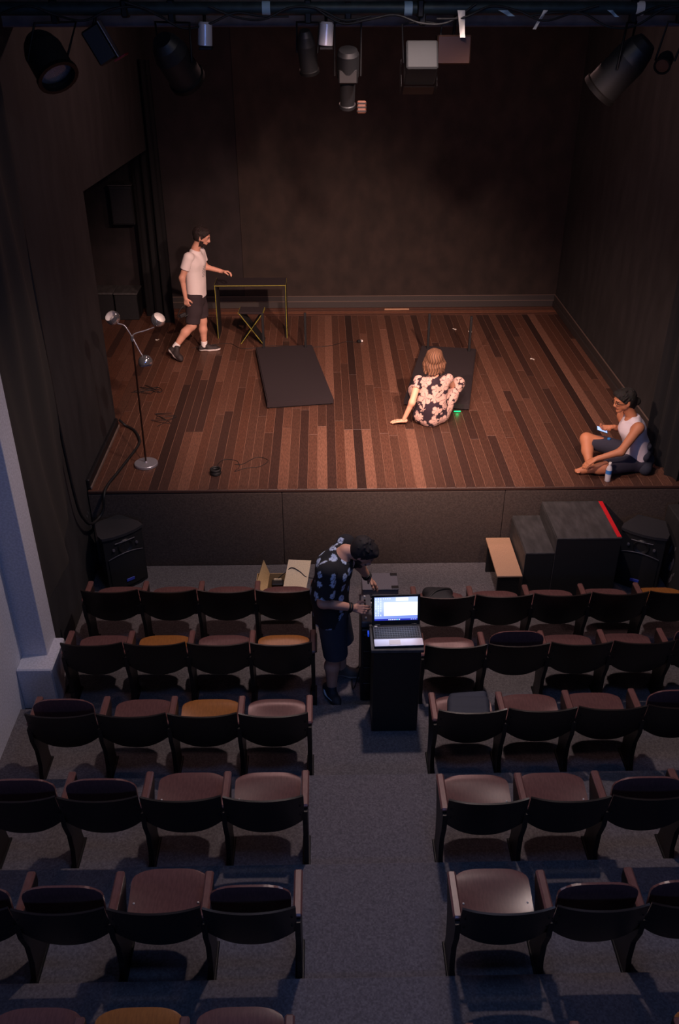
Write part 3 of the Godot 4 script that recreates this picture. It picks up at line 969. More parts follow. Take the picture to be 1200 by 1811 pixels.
# ------------------------------------------------------------------ things in the auditorium
func loudspeaker(at: Vector3, turn: float, label: String) -> void:
	var t := thing("loudspeaker", label, "speaker", at, turn, "floor loudspeakers")
	var h := 0.64
	var o := PackedVector2Array([Vector2(-0.22, 0.02), Vector2(-0.12, 0.05), Vector2(0, 0.06), Vector2(0.12, 0.05), Vector2(0.22, 0.02), Vector2(0.22, -0.06), Vector2(0.13, -0.30), Vector2(-0.13, -0.30), Vector2(-0.22, -0.06)])
	var up := Basis(Vector3.RIGHT, Vector3(0, 0, 1), Vector3(0, -1, 0))
	put(MB.new().prism(o, h, Transform3D(up, Vector3(0, h / 2 + 0.012, 0))), "cabinet", M.black_matt, t)
	put(MB.new().prism(Geometry2D.offset_polygon(o, 0.012)[0], 0.03, Transform3D(up, Vector3(0, h + 0.027, 0))), "top_cap", M.black_cap, t)
	var gr := put(MB.new().sheet(func(u: float, v: float) -> Vector3:
		var x := u * 2.0 - 1.0
		return Vector3(x * 0.19, lerpf(0.05, 0.40 + 0.05 * (1.0 - x * x), v), 0.066 - 0.035 * x * x), 12, 8, 0.010), "grille", M.black_matt, t)
	var arc := []
	for k in 13:
		var x := lerpf(-0.19, 0.19, k / 12.0)
		var q := x / 0.19
		arc.append(Vector3(x, 0.41 + 0.05 * (1.0 - q * q), 0.074 - 0.035 * q * q))
	put(MB.new().tube(arc, 0.006, 6), "rim", M.grey_plastic, gr)
	put(MB.new().box(Vector3(0.0, 0.12, 0.074), Vector3(0.09, 0.035, 0.006), 0.002), "badge", M.blue_badge, gr)
	var arc2 := []
	for k in 9:
		var x := lerpf(-0.11, 0.11, k / 8.0)
		arc2.append(Vector3(x, 0.59, 0.066 - 0.6 * x * x))
	put(MB.new().tube(arc2, 0.006, 6), "handle_lip", M.grey_plastic, t)
	put(MB.new().lathe([Vector2(0.085, 0.0), Vector2(0.075, 0.012), Vector2(0.03, -0.01), Vector2(0, -0.012)], 24, Transform3D(Basis(Vector3.RIGHT, Vector3(0, 0, 1), Vector3(0, -1, 0)), Vector3(0, 0.525, 0.058))), "horn", M.black_paint, t)
	for x in [-0.13, 0.13]:
		put(MB.new().lathe([Vector2(0.016, 0.0), Vector2(0.014, 0.014), Vector2(0, 0.016)], 12, Transform3D(Basis(Vector3.RIGHT, Vector3(0, 0, 1), Vector3(0, -1, 0)), Vector3(x, 0.52, 0.048))), "knob", M.grey_plastic, t)
	for x in [-0.15, 0.15]:
		put(MB.new().box(Vector3(x, 0.006, -0.02), Vector3(0.05, 0.012, 0.05)), "foot", M.rubber, t)
	put(MB.new().box(Vector3(0, 0.006, -0.26), Vector3(0.05, 0.012, 0.05)), "foot", M.rubber, t)

func build_hall_props() -> void:
	loudspeaker(Vector3(-2.09, 0, -7.72), deg_to_rad(38), "black floor loudspeaker with blue badge at the left stage corner")
	loudspeaker(Vector3(3.27, 0, -7.60), deg_to_rad(-30), "black floor loudspeaker beside the black steps at the right")
	# black steps: two blocks and a low plywood step
	var st := thing("stage_steps", "black wooden steps to the stage with red tape on top edge", "steps", Vector3(2.61, 0, -7.67))
	put(MB.new().box(Vector3(0, 0.39, 0), Vector3(0.64, 0.78, 0.72), 0.004), "high_block", M.black_matt, st)
	put(MB.new().box(Vector3(0, 0.79, 0), Vector3(0.644, 0.02, 0.724), 0.004), "tread", M.black_worn, st)
	put(MB.new().box(Vector3(-0.322, 0.39, 0), Vector3(0.006, 0.78, 0.724), 0.001), "side_panel", M.black_worn, st)
	put(MB.new().box(Vector3(0.295, 0.802, 0), Vector3(0.042, 0.006, 0.70), 0.001), "tape", M.red_tape, st)
	put(MB.new().box(Vector3(-0.47, 0.305, 0), Vector3(0.285, 0.61, 0.72), 0.004), "low_block", M.black_matt, st)
	put(MB.new().box(Vector3(-0.47, 0.62, 0), Vector3(0.288, 0.02, 0.724), 0.004), "tread", M.black_worn, st)
	put(MB.new().box(Vector3(-0.615, 0.305, 0), Vector3(0.006, 0.61, 0.724), 0.001), "side_panel", M.black_worn, st)
	var bn := thing("low_bench", "low bench with bare plywood top beside the black steps", "bench", Vector3(1.845, 0, -7.6))
	put(MB.new().box(Vector3(0, 0.39, 0), Vector3(0.255, 0.02, 0.71), 0.003), "top", M.raw_plywood, bn)
	for z in [-0.30, 0.30]:
		put(MB.new().box(Vector3(0, 0.19, z), Vector3(0.22, 0.38, 0.03), 0.003), "leg", M.black_paint, bn)
	put(MB.new().box(Vector3(0, 0.32, 0), Vector3(0.03, 0.10, 0.56), 0.003), "stretcher", M.black_paint, bn)
	# open cardboard box
	var cb := thing("cardboard_box", "open cardboard box with raised flaps and cables before front row", "box", Vector3(-0.46, 0, -7.34))
	var wall := func(a: Vector3, b: Vector3, c: Vector3, d: Vector3, nm: String, m: Material) -> void:
		put(MB.new().sheet(func(u: float, v: float) -> Vector3: return a.lerp(b, u).lerp(d.lerp(c, u), v), 1, 1, 0.006), nm, m, cb)
	var hx := 0.24
	var hz := 0.165
	put(MB.new().box(Vector3(0, 0.006, 0), Vector3(hx * 2, 0.010, hz * 2)), "bottom", M.cardboard, cb)
	wall.call(Vector3(-hx, 0.005, -hz), Vector3(hx, 0.005, -hz), Vector3(hx, 0.28, -hz), Vector3(-hx, 0.28, -hz), "side", M.cardboard)
	wall.call(Vector3(-hx, 0.005, hz), Vector3(hx, 0.005, hz), Vector3(hx, 0.28, hz), Vector3(-hx, 0.28, hz), "side", M.cardboard)
	wall.call(Vector3(-hx, 0.005, -hz), Vector3(-hx, 0.005, hz), Vector3(-hx, 0.28, hz), Vector3(-hx, 0.28, -hz), "side", M.cardboard)
	wall.call(Vector3(hx, 0.005, -hz), Vector3(hx, 0.005, hz), Vector3(hx, 0.28, hz), Vector3(hx, 0.28, -hz), "side", M.cardboard)
	wall.call(Vector3(-0.115, 0.28, -hz), Vector3(-0.135, 0.24, 0.14), Vector3(-0.26, 0.27, 0.14), Vector3(-0.17, 0.45, -hz), "flap", M.cardboard)
	wall.call(Vector3(0.03, 0.285, 0.13), Vector3(0.265, 0.285, 0.13), Vector3(0.315, 0.43, -0.17), Vector3(0.085, 0.445, -0.17), "flap", M.cardboard_pale)
	put(MB.new().box(Vector3(-0.03, 0.2, -0.06), Vector3(0.12, 0.1, 0.09), 0.008), "adapter", M.black_plastic, cb)
	put(MB.new().box(Vector3(-0.03, 0.22, -0.085), Vector3(0.08, 0.10, 0.02), 0.004), "sleeve", M.cardboard_pale, cb)
	put(MB.new().tube(spline([Vector3(-0.02, 0.30, -0.05), Vector3(0.06, 0.37, -0.06), Vector3(0.12, 0.41, -0.08), Vector3(0.2, 0.38, -0.05), Vector3(0.26, 0.35, 0.0), Vector3(0.34, 0.33, 0.0)], 6), 0.0045, 6), "lead", M.rubber, cb)
	# grey road case on the floor before the front row
	var cs := thing("equipment_case", "grey equipment case with dark corner plates before the front row", "case", Vector3(0.55, 0, -7.33))
	put(MB.new().box(Vector3(0, 0.14, 0), Vector3(0.36, 0.28, 0.28), 0.01), "body", M.case_grey, cs)
	put(MB.new().box(Vector3(0, 0.288, 0), Vector3(0.366, 0.016, 0.286), 0.005), "lid", M.case_grey, cs)
	for z in [-0.11, 0.11]:
		put(MB.new().box(Vector3(0.145, 0.296, z), Vector3(0.07, 0.008, 0.05), 0.003), "corner_plate", M.black_plastic, cs)
	put(MB.new().tube(spline([Vector3(-0.12, 0.296, -0.05), Vector3(-0.12, 0.32, -0.03), Vector3(-0.12, 0.32, 0.03), Vector3(-0.12, 0.296, 0.05)], 5), 0.007, 8), "handle", M.black_plastic, cs)
	# lectern with the laptop
	var lc := thing("lectern", "tall black box lectern standing in the aisle under the laptop", "lectern", Vector3(0.565, 0.08, -5.605))
	put(MB.new().box(Vector3(0, 0.43, 0), Vector3(0.38, 0.86, 0.31), 0.005), "body", M.black_paint, lc)
	put(MB.new().box(Vector3(0, 0.875, 0), Vector3(0.42, 0.03, 0.335), 0.004), "top", M.black_worn, lc)
	laptop(Vector3(0.575, 0.97, -5.60))
	# rack with mixer between person and lectern
	var rk := thing("equipment_rack", "black equipment rack between standing person and lectern", "rack", Vector3(0.47, 0, -6.14))
	put(MB.new().box(Vector3(0, 0.40, 0), Vector3(0.34, 0.80, 0.46), 0.006), "body", M.black_paint, rk)
	for k in 4:
		put(MB.new().box(Vector3(0, 0.14 + k * 0.18, 0.234), Vector3(0.30, 0.15, 0.012), 0.004), "rack_unit", M.black_plastic, rk)
	var mx := thing("mixing_desk", "small dark mixing desk on the equipment rack", "mixer", Vector3(0.46, 0.80, -6.14))
	put(MB.new().box(Vector3(0, 0.03, 0), Vector3(0.32, 0.06, 0.40), 0.008), "body", M.grey_plastic, mx)
	rng.seed = 5
	for i in 5:
		for j in 5:
			put(MB.new().lathe([Vector2(0.009, 0.0), Vector2(0.008, 0.016), Vector2(0, 0.017)], 8, Transform3D(Basis(), Vector3(-0.12 + i * 0.06, 0.06, -0.15 + j * 0.05))), "knob", M.black_plastic if (i + j) % 3 else M.white_enamel, mx)
	for i in 5:
		put(MB.new().box(Vector3(-0.12 + i * 0.06, 0.068, 0.15), Vector3(0.016, 0.016, 0.02), 0.003), "fader", M.pale_tape, mx)
	var bm := mat("blue_led", rgb(40, 90, 220), 0.4)
	bm.emission_enabled = true
	bm.emission = rgb(30, 80, 255)
	bm.emission_energy_multiplier = 0.35
	single(MB.new().box(Vector3(0.345, 0.93, -5.70), Vector3(0.012, 0.03, 0.05), 0.003), "usb_stick", bm, "small glowing blue stick at the left side of laptop", "usb stick")
	single(MB.new().tube(spline([Vector3(0.30, 0.30, -6.02), Vector3(0.25, 0.06, -6.02), Vector3(0.23, 0.008, -6.12), Vector3(0.25, 0.006, -6.28), Vector3(0.34, 0.006, -6.42)], 6), 0.006, 6), "power_cable", M.rubber, "black cable hanging from the rack to the aisle floor", "cable")
	# backpack and cushion on seats
	var bp := thing("backpack", "black backpack lying on a front row seat by the laptop", "backpack", Vector3(1.07, 0.422, -6.76))
	var bmesh := MB.new()
	bmesh.nets([[Vector3(-0.10, 0.06, 0.05), Vector3(0.10, 0.06, 0.04), 0.06, 0.058], [Vector3(-0.09, 0.06, -0.10), Vector3(0.10, 0.055, -0.11), 0.058, 0.05], [Vector3(-0.05, 0.075, -0.03), Vector3(0.06, 0.07, -0.03), 0.06, 0.06]], 0.06, 0.012, [Plane(Vector3.DOWN, -0.006)], func(_p: Vector3) -> Color: return Color.WHITE)
	bmesh.colored = false
	put(bmesh, "bag_body", M.bag_cloth, bp)
	put(MB.new().tube(spline([Vector3(-0.1, 0.11, 0.05), Vector3(-0.03, 0.137, -0.02), Vector3(0.05, 0.132, -0.06), Vector3(0.11, 0.10, -0.1)], 5), 0.012, 8), "strap", M.rubber, bp)
	var cu := thing("seat_cushion", "slate blue flat cushion resting on aisle seat in third row", "cushion", Vector3(1.12, 0.505, -5.24), deg_to_rad(-6))
	var cmesh := MB.new()
	cmesh.nets([[Vector3(-0.13, 0.035, 0.10), Vector3(0.15, 0.035, 0.10), 0.035, 0.035], [Vector3(-0.11, 0.04, -0.10), Vector3(0.13, 0.055, -0.13), 0.035, 0.035], [Vector3(-0.12, 0.04, 0.0), Vector3(0.14, 0.045, -0.01), 0.038, 0.038], [Vector3(-0.12, 0.035, 0.05), Vector3(0.14, 0.04, 0.05), 0.036, 0.036], [Vector3(-0.12, 0.04, -0.05), Vector3(0.14, 0.05, -0.06), 0.036, 0.036]], 0.04, 0.010, [], func(_p: Vector3) -> Color: return Color.WHITE)
	cmesh.colored = false
	put(cmesh, "cover", M.slate_cushion, cu)

func laptop(at: Vector3) -> void:
	var t := thing("laptop", "open laptop with bright screen on the black lectern", "laptop", at, deg_to_rad(1.5))
	var w := 0.395
	var d := 0.27
	put(MB.new().box(Vector3(0, 0.011, 0), Vector3(w, 0.022, d), 0.006), "base", M.black_plastic, t)
	put(MB.new().box(Vector3(0, 0.0215, d / 2 - 0.045), Vector3(w - 0.004, 0.004, 0.088), 0.002), "palm_rest", M.silver, t)
	put(MB.new().box(Vector3(-0.03, 0.024, d / 2 - 0.046), Vector3(0.09, 0.002, 0.055), 0.0008), "touchpad", M.white_enamel, t)
	var kb := put(MB.new().box(Vector3(0, 0.0225, -0.035), Vector3(w - 0.02, 0.002, 0.145), 0.0008), "keyboard_deck", M.grey_plastic, t)
	var key := MB.new().box(Vector3.ZERO, Vector3(0.0165, 0.004, 0.0165), 0.0015).mesh()
	for r in 6:
		for c in 18:
			place(key, "key", M.black_plastic, kb, Transform3D(Basis(), Vector3(-0.173 + c * 0.0203, 0.025, -0.092 + r * 0.0225)))
	place(MB.new().box(Vector3.ZERO, Vector3(0.022, 0.001, 0.010)).mesh(), "sticker", M.white_enamel, t, Transform3D(Basis(), Vector3(-0.165, 0.0235, -0.118)))
	# screen lid leaning away from the keyboard
	var im := Image.create(320, 200, false, Image.FORMAT_RGB8)
	for y in 200:
		for x in 320:
			im.set_pixel(x, y, rgb(120, 142, 226).lerp(rgb(190, 208, 250), 0.5 + 0.5 * sin(y * 0.02 + x * 0.004)))
	im.fill_rect(Rect2i(0, 186, 320, 14), rgb(34, 44, 170))
	im.fill_rect(Rect2i(70, 44, 250, 116), rgb(250, 252, 255))
	im.fill_rect(Rect2i(158, 4, 92, 30), rgb(244, 248, 255))
	for c in 3:
		for r in 8:
			if (c * 3 + r) % 7 != 5:
				im.fill_rect(Rect2i(6 + c * 18, 8 + r * 20, 9, 10), rgb(222, 236, 255))
				im.fill_rect(Rect2i(4 + c * 18, 20 + r * 20, 13, 2), rgb(240, 246, 255))
	for c in 4:
		im.fill_rect(Rect2i(62 + c * 16, 8, 9, 10), rgb(222, 236, 255))
	for c in 7:
		im.fill_rect(Rect2i(104 + c * 13, 189, 8, 8), rgb(220, 226, 255) if c != 5 else rgb(120, 230, 250))
	for c in 3:
		im.fill_rect(Rect2i(270 + c * 16, 190, 10, 5), rgb(190, 200, 255))
	var sm := mat("screen_glow", Color.BLACK, 0.2)
	sm.emission_enabled = true
	sm.emission_texture = ImageTexture.create_from_image(im)
	sm.emission_energy_multiplier = 1.25
	var lid := Basis(Vector3.RIGHT, deg_to_rad(-14.0))
	var hinge := Vector3(0, 0.02, -d / 2 + 0.004)
	var lh := 0.268
	var ld := put(MB.new().box(hinge + lid * Vector3(0, lh / 2, -0.005), Vector3(w, lh, 0.010), 0.003, lid), "lid", M.black_plastic, t)
	var q := QuadMesh.new()
	q.size = Vector2(0.352, 0.205)
	place(q, "screen", sm, ld, Transform3D(lid, hinge + lid * Vector3(0, lh / 2 + 0.012, 0.0008)))
	for s in [-1.0, 1.0]:
		put(MB.new().tube([hinge + Vector3(s * 0.15 - 0.02, 0.004, 0.0), hinge + Vector3(s * 0.15 + 0.02, 0.004, 0.0)], 0.007, 8), "hinge", M.black_plastic, t)
	var al := AreaLight3D.new()
	al.name = "screen_light"
	al.area_size = Vector2(0.35, 0.2)
	al.light_color = rgb(190, 205, 255)
	al.light_energy = 0.05
	al.area_range = 14.0
	al.shadow_enabled = true
	t.add_child(al)
	al.transform = Transform3D(lid * Basis(Vector3.UP, PI), hinge + lid * Vector3(0, lh / 2 + 0.012, 0.004))

# ------------------------------------------------------------------ lamps and rigging
func spot_light(called: String, parent: Node3D, from: Vector3, to: Vector3, color: Color, energy: float, angle: float, soft: float, size: float) -> void:
	var l := SpotLight3D.new()
	l.name = called
	l.light_color = color
	l.light_energy = energy
	l.spot_angle = angle
	l.spot_angle_attenuation = soft
	l.spot_range = 40.0
	l.spot_attenuation = 2.0
	l.light_size = size
	l.shadow_enabled = true
	parent.add_child(l)
	l.look_at_from_position(from, to, Vector3.UP)

# a can lantern hung from a pipe: clamp, yoke, can, rim, lens
func lantern(label: String, pipe: Vector3, at: Vector3, dir: Vector3, r: float, len_: float, glow: Color = Color.BLACK) -> Node3D:
	var t := thing("stage_lantern", label, "stage light", at, 0.0, "stage lanterns")
	var y := dir.normalized()
	var xf := aim(Vector3.ZERO, y)
	put(MB.new().lathe([Vector2(0, -len_ * 0.55), Vector2(r * 0.55, -len_ * 0.55), Vector2(r * 0.8, -len_ * 0.42), Vector2(r, -len_ * 0.2), Vector2(r, len_ * 0.45)], 20, xf), "can", M.black_plastic, t)
	put(MB.new().lathe([Vector2(r * 0.98, len_ * 0.40), Vector2(r * 1.1, len_ * 0.42), Vector2(r * 1.1, len_ * 0.50), Vector2(r * 0.9, len_ * 0.50), Vector2(r * 0.9, len_ * 0.40)], 20, xf), "colour_frame", M.iron, t)
	var lens: StandardMaterial3D = M.lens_glass
	if glow != Color.BLACK:
		lens = mat("lit_lens_%d" % taken.get("stage_lantern", 0), rgb(240, 230, 210), 0.3)
		lens.emission_enabled = true
		lens.emission = glow
		lens.emission_energy_multiplier = 3.0
	put(MB.new().lathe([Vector2(r * 0.9, len_ * 0.30), Vector2(r * 0.6, len_ * 0.345), Vector2(0, len_ * 0.36)], 20, xf), "lens", lens, t)
	var side := y.cross(Vector3.UP if absf(y.y) < 0.95 else Vector3.RIGHT).normalized()
	var top := pipe - at
	var mid := top + Vector3(0, -0.09, 0)
	for s in [-1.0, 1.0]:
		put(MB.new().tube([mid, mid + side * (s * (r + 0.02)), side * (s * (r + 0.012))], 0.009, 6), "yoke", M.iron, t)
	put(MB.new().box(top + Vector3(0, -0.02, 0), Vector3(0.05, 0.16, 0.06), 0.008), "clamp", M.iron, t)
	return t

func build_rig() -> void:
	var PY := 5.335
	var PZ := -7.62
	var pp := thing("lighting_pipe", "long green-grey steel pipe carrying the stage lanterns", "pipe", Vector3(0.65, PY, PZ))
	put(MB.new().tube([Vector3(-3.10, 0, 0), Vector3(3.12, 0, 0)], 0.046, 18), "tube", M.pipe_paint, pp)
	for x in [-2.1, 0.1, 2.2]:
		put(MB.new().tube([Vector3(x, 0.03, 0), Vector3(x, 1.06, 0)], 0.012, 8), "hanger", M.iron, pp)
		put(MB.new().box(Vector3(x, 0.0, 0), Vector3(0.05, 0.12, 0.11), 0.01), "collar", M.iron, pp)
	for a in [[-1.05, "blue_tape"], [0.01, "blue_tape"], [1.75, "pale_tape"]]:
		put(MB.new().tube([Vector3(a[0] - 0.03, 0, 0), Vector3(a[0] + 0.03, 0, 0)], 0.049, 18), "tape_band", M[a[1]], pp)
	# unlit and lit lanterns on the pipe
	lantern("black stage lantern with its round lens turned to the seats, far left", Vector3(-1.98, PY, PZ), Vector3(-2.08, 5.0, PZ), Vector3(0.5, -0.72, 0.55), 0.15, 0.36)
	var fl := thing("flood_lamp", "black box flood lamp with red gel corner near left end of pipe", "stage light", Vector3(-1.66, 5.10, PZ), 0.0, "stage lanterns")
	var fb := Basis(Vector3(0, 0, 1), deg_to_rad(28.0))
	put(MB.new().box(Vector3.ZERO, Vector3(0.15, 0.26, 0.18), 0.012, fb), "housing", M.black_plastic, fl)
	put(MB.new().box(fb * Vector3(0.085, 0.0, 0.05), Vector3(0.008, 0.27, 0.10), 0.002, fb), "barn_door", M.steel, fl)
	put(MB.new().box(fb * Vector3(0.09, -0.145, 0.03), Vector3(0.10, 0.012, 0.13), 0.002, fb), "gel", M.red_gel, fl)
	put(MB.new().tube([Vector3(-0.05, 0.10, 0), Vector3(0.0, 0.235, 0)], 0.012, 6), "yoke", M.iron, fl)
	lantern("black stage lantern pointing to the back wall, left of pipe middle", Vector3(-1.11, PY, PZ), Vector3(-1.11, 4.98, PZ - 0.02), Vector3(0.28, -0.62, -0.55), 0.135, 0.40, rgb(255, 200, 160))
	for a in [["silver can lamp hanging next to the left black lantern", Vector3(-0.865, 5.165, PZ + 0.04)], ["silver can lamp hanging left of the pipe middle", Vector3(0.045, 5.165, PZ + 0.04)]]:
		var sc := thing("can_lamp", a[0], "stage light", a[1], 0.0, "silver can lamps")
		put(MB.new().lathe([Vector2(0, 0.085), Vector2(0.04, 0.085), Vector2(0.052, 0.07), Vector2(0.055, -0.07), Vector2(0.048, -0.075), Vector2(0.045, -0.06), Vector2(0, -0.05)].duplicate(), 18, Transform3D(Basis(Vector3(0, 0, 1), -0.08), Vector3.ZERO)), "can", M.silver, sc)
		put(MB.new().box(Vector3(0, -0.09, 0), Vector3(0.10, 0.022, 0.10), 0.004), "base_plate", M.iron, sc)
		put(MB.new().tube([Vector3(0, 0.08, 0), Vector3(0, 0.13, -0.04)], 0.012, 6), "bracket", M.iron, sc)
	lantern("small dark lantern between the silver can and long profile spot", Vector3(-0.09, PY, PZ), Vector3(-0.10, 5.04, PZ), Vector3(0.1, -0.9, -0.35), 0.07, 0.30)
	# long profile spot hanging down in the middle
	var pf := thing("profile_spot", "long black profile spot hanging down at the pipe middle", "stage light", Vector3(0.21, 4.88, PZ), 0.0, "stage lanterns")
	var pd := Vector3(0.0, -0.92, -0.38).normalized()
	var px := aim(Vector3.ZERO, pd)
	put(MB.new().lathe([Vector2(0, -0.20), Vector2(0.07, -0.20), Vector2(0.085, -0.17), Vector2(0.085, 0.0), Vector2(0.06, 0.03), Vector2(0.058, 0.22), Vector2(0.066, 0.225), Vector2(0.066, 0.25), Vector2(0.052, 0.25), Vector2(0.052, 0.20)], 18, px), "barrel", M.black_plastic, pf)
	put(MB.new().box(pd * 0.0 + Vector3(0, 0, 0.07), Vector3(0.15, 0.10, 0.05), 0.01), "shutter_box", M.iron, pf)
	put(MB.new().box(Vector3(0.11, -0.22, 0.0), Vector3(0.07, 0.09, 0.05), 0.008), "gel_frame", M.amber_gel, pf)
	for k in 3:
		put(MB.new().box(Vector3(0.11, -0.19 - k * 0.028, 0.028), Vector3(0.074, 0.008, 0.004)), "louvre", M.iron, pf)
	for s in [-1.0, 1.0]:
		put(MB.new().tube([Vector3(0, 0.38, 0), Vector3(s * 0.10, 0.36, 0), Vector3(s * 0.10, 0.0, 0)], 0.009, 6), "yoke", M.iron, pf)
	put(MB.new().box(Vector3(0, 0.43, 0), Vector3(0.05, 0.14, 0.06), 0.008), "clamp", M.iron, pf)
	# barn-door box lantern right of the middle
	var bd := thing("fresnel_lantern", "black square lantern with barn doors right of the pipe middle", "stage light", Vector3(0.77, 4.97, PZ), 0.0, "stage lanterns")
	var bb := Basis(Vector3.RIGHT, deg_to_rad(-32))
	put(MB.new().box(Vector3.ZERO, Vector3(0.24, 0.22, 0.26), 0.012, bb), "housing", M.black_matt, bd)
	put(MB.new().box(bb * Vector3(0, -0.13, -0.17), Vector3(0.24, 0.004, 0.12), 0.001, bb), "barn_door", M.iron, bd)
	for s in [-1.0, 1.0]:
		put(MB.new().box(bb * Vector3(s * 0.14, -0.02, -0.18), Vector3(0.004, 0.22, 0.14), 0.001, bb), "barn_door", M.iron, bd)
		put(MB.new().tube([Vector3(0, 0.28, 0), Vector3(s * 0.15, 0.26, 0), Vector3(s * 0.13, 0.0, 0)], 0.009, 6), "yoke", M.iron, bd)
	put(MB.new().box(Vector3(0, 0.33, 0), Vector3(0.05, 0.16, 0.06), 0.008), "clamp", M.iron, bd)
	var b2 := thing("flood_lamp", "dark box flood lamp behind the white tape tail", "stage light", Vector3(1.02, 5.06, PZ - 0.05), 0.0, "stage lanterns")
	put(MB.new().box(Vector3.ZERO, Vector3(0.26, 0.2, 0.16), 0.01), "housing", M.bronze_pole, b2)
	put(MB.new().tube([Vector3(0, 0.1, 0), Vector3(0, 0.26, 0.05)], 0.012, 6), "yoke", M.iron, b2)
	lantern("large black stage lantern pointing down left at the pipe right end", Vector3(2.36, PY, PZ), Vector3(2.33, 4.93, PZ), Vector3(-0.55, -0.72, -0.3), 0.14, 0.46, rgb(255, 200, 160))
	lantern("small lantern with amber face by the right wall", Vector3(2.72, PY, PZ), Vector3(2.66, 4.98, PZ), Vector3(-0.4, -0.35, 0.7), 0.06, 0.16)
	put(MB.new().lathe([Vector2(0.05, 0.0), Vector2(0, 0.004)], 16, aim(Vector3.ZERO, Vector3(-0.4, -0.35, 0.7)).translated(Vector3(-0.4, -0.35, 0.7).normalized() * 0.075)), "gel", M.amber_gel, get_child(get_child_count() - 1))
	# cables slung along the pipe
	rng.seed = 31
	for k in 7:
		var x0 := -2.3 + k * 0.78 + rng.randf_range(-0.1, 0.1)
		var pts := []
		for j in 7:
			pts.append(Vector3(x0 + j * 0.2, PY + 0.05 * sin(j * 1.7 + k) - (0.09 * sin(PI * j / 6.0) if k % 2 else 0.03), PZ + 0.058 + 0.012 * sin(j * 2.3 + k * 1.3)))
		single(MB.new().tube(spline(pts, 6), 0.009, 6), "lamp_cable", M.rubber, "black cable slung along the lighting pipe, number %s from left" % ["one", "two", "three", "four", "five", "six", "seven"][k], "cable", "cables on the lighting pipe")
	var tails := [[1.05, 0.20, 0.055, "pale_tape", "wide white tape tail hanging from the pipe, largest one", -0.12], [1.36, 0.08, 0.07, "blue_tape", "pale blue tape scrap on the pipe right of white tail", -0.9], [1.68, 0.14, 0.03, "pale_tape", "thin pale tape tail hanging by the pale band", 0.5], [2.16, 0.09, 0.04, "blue_tape", "pale blue tape scrap left of the large right lantern", -0.7]]
	for a in tails:
		var x: float = a[0]
		var L: float = a[1]
		var W: float = a[2]
		var lean: float = a[5]
		single(MB.new().sheet(func(u: float, v: float) -> Vector3: return Vector3(x + (u - 0.5) * W * (1.0 - 0.35 * v) - lean * L * v, PY - 0.01 - v * L * (0.9 if absf(lean) < 0.6 else 0.5), PZ + 0.065 + 0.012 * sin(v * 5.0 + u * 2.0)), 4, 8, 0.003), "tape_tail", M[a[3]], a[4], "tape", "tape scraps on the lighting pipe")
	# front-of-house bar above the seats with the lanterns that light the stage
	var fp := thing("front_pipe", "steel pipe above the seats carrying front lanterns", "pipe", Vector3(0.65, 6.12, -4.2))
	put(MB.new().tube([Vector3(-3.05, 0, 0), Vector3(3.05, 0, 0)], 0.04, 16), "tube", M.pipe_paint, fp)
	for x in [-2.0, 2.0]:
		put(MB.new().tube([Vector3(x, 0.02, 0), Vector3(x, 0.3, 0)], 0.012, 8), "hanger", M.iron, fp)
	var warm := Color(1.0, 0.82, 0.75)
	for a in FRONT:
		var at: Vector3 = a[0]
		var to: Vector3 = a[1]
		var d := (to - at).normalized()
		var t := lantern(a[2], Vector3(at.x, 6.12, -4.2), at, d, 0.12, 0.36, warm)
		spot_light("beam", t, at + d * 0.20, to, warm, a[3], a[4], 1.0, 0.09)
	# work light over the front rows
	var wk := thing("work_light", "flat white work light under the ceiling above front rows", "work light", Vector3(0.75, 5.98, -6.75))
	var wm := mat("work_glow", rgb(240, 235, 230), 0.4)
	wm.emission_enabled = true
	wm.emission = Color(1.0, 0.93, 0.90)
	wm.emission_energy_multiplier = 2.0
	put(MB.new().box(Vector3(0, 0.04, 0), Vector3(0.66, 0.08, 0.30), 0.01), "housing", M.iron, wk)
	put(MB.new().box(Vector3(0, -0.006, 0), Vector3(0.60, 0.012, 0.24), 0.003), "diffuser", wm, wk)
	put(MB.new().tube([Vector3(0, 0.08, 0), Vector3(0, 0.42, 0)], 0.012, 8), "stem", M.iron, wk)
	for q in [[Vector3(0, -0.06, 0.155), Vector3(0.66, 0.14, 0.01)], [Vector3(0, -0.06, -0.155), Vector3(0.66, 0.14, 0.01)], [Vector3(0.335, -0.06, 0), Vector3(0.01, 0.14, 0.32)], [Vector3(-0.335, -0.06, 0), Vector3(0.01, 0.14, 0.32)]]:
		put(MB.new().box(q[0], q[1]), "hood", M.iron, wk)
	spot_light("work_beam", wk, wk.position + Vector3(0, -0.03, 0), Vector3(0.75, 0, -6.8), Color(1.0, 0.89, 0.87), WORK, 55.0, 0.5, 0.12)
	for a in PANELS:
		var pl := thing("ceiling_panel", a[0], "ceiling light", a[1])
		var sz: Vector2 = a[2]
		var em := mat("panel_glow_%d" % taken["ceiling_panel"], rgb(240, 236, 232), 0.4)
		em.emission_enabled = true
		em.emission = a[3]
		em.emission_energy_multiplier = a[5]
		put(MB.new().box(Vector3(0, 0.03, 0), Vector3(sz.x + 0.06, 0.06, sz.y + 0.06), 0.008), "housing", M.iron, pl)
		put(MB.new().box(Vector3(0, -0.004, 0), Vector3(sz.x, 0.008, sz.y), 0.002), "diffuser", em, pl)
		for x in [-0.4, 0.4]:
			put(MB.new().tube([Vector3(x * sz.x, 0.05, 0), Vector3(x * sz.x, 6.4 - a[1].y, 0)], 0.008, 6), "rod", M.iron, pl)
		var al := AreaLight3D.new()
		al.name = "panel_light"
		al.area_size = sz
		al.light_color = a[3]
		al.light_energy = a[4]
		al.area_range = 40.0
		al.shadow_enabled = true
		pl.add_child(al)
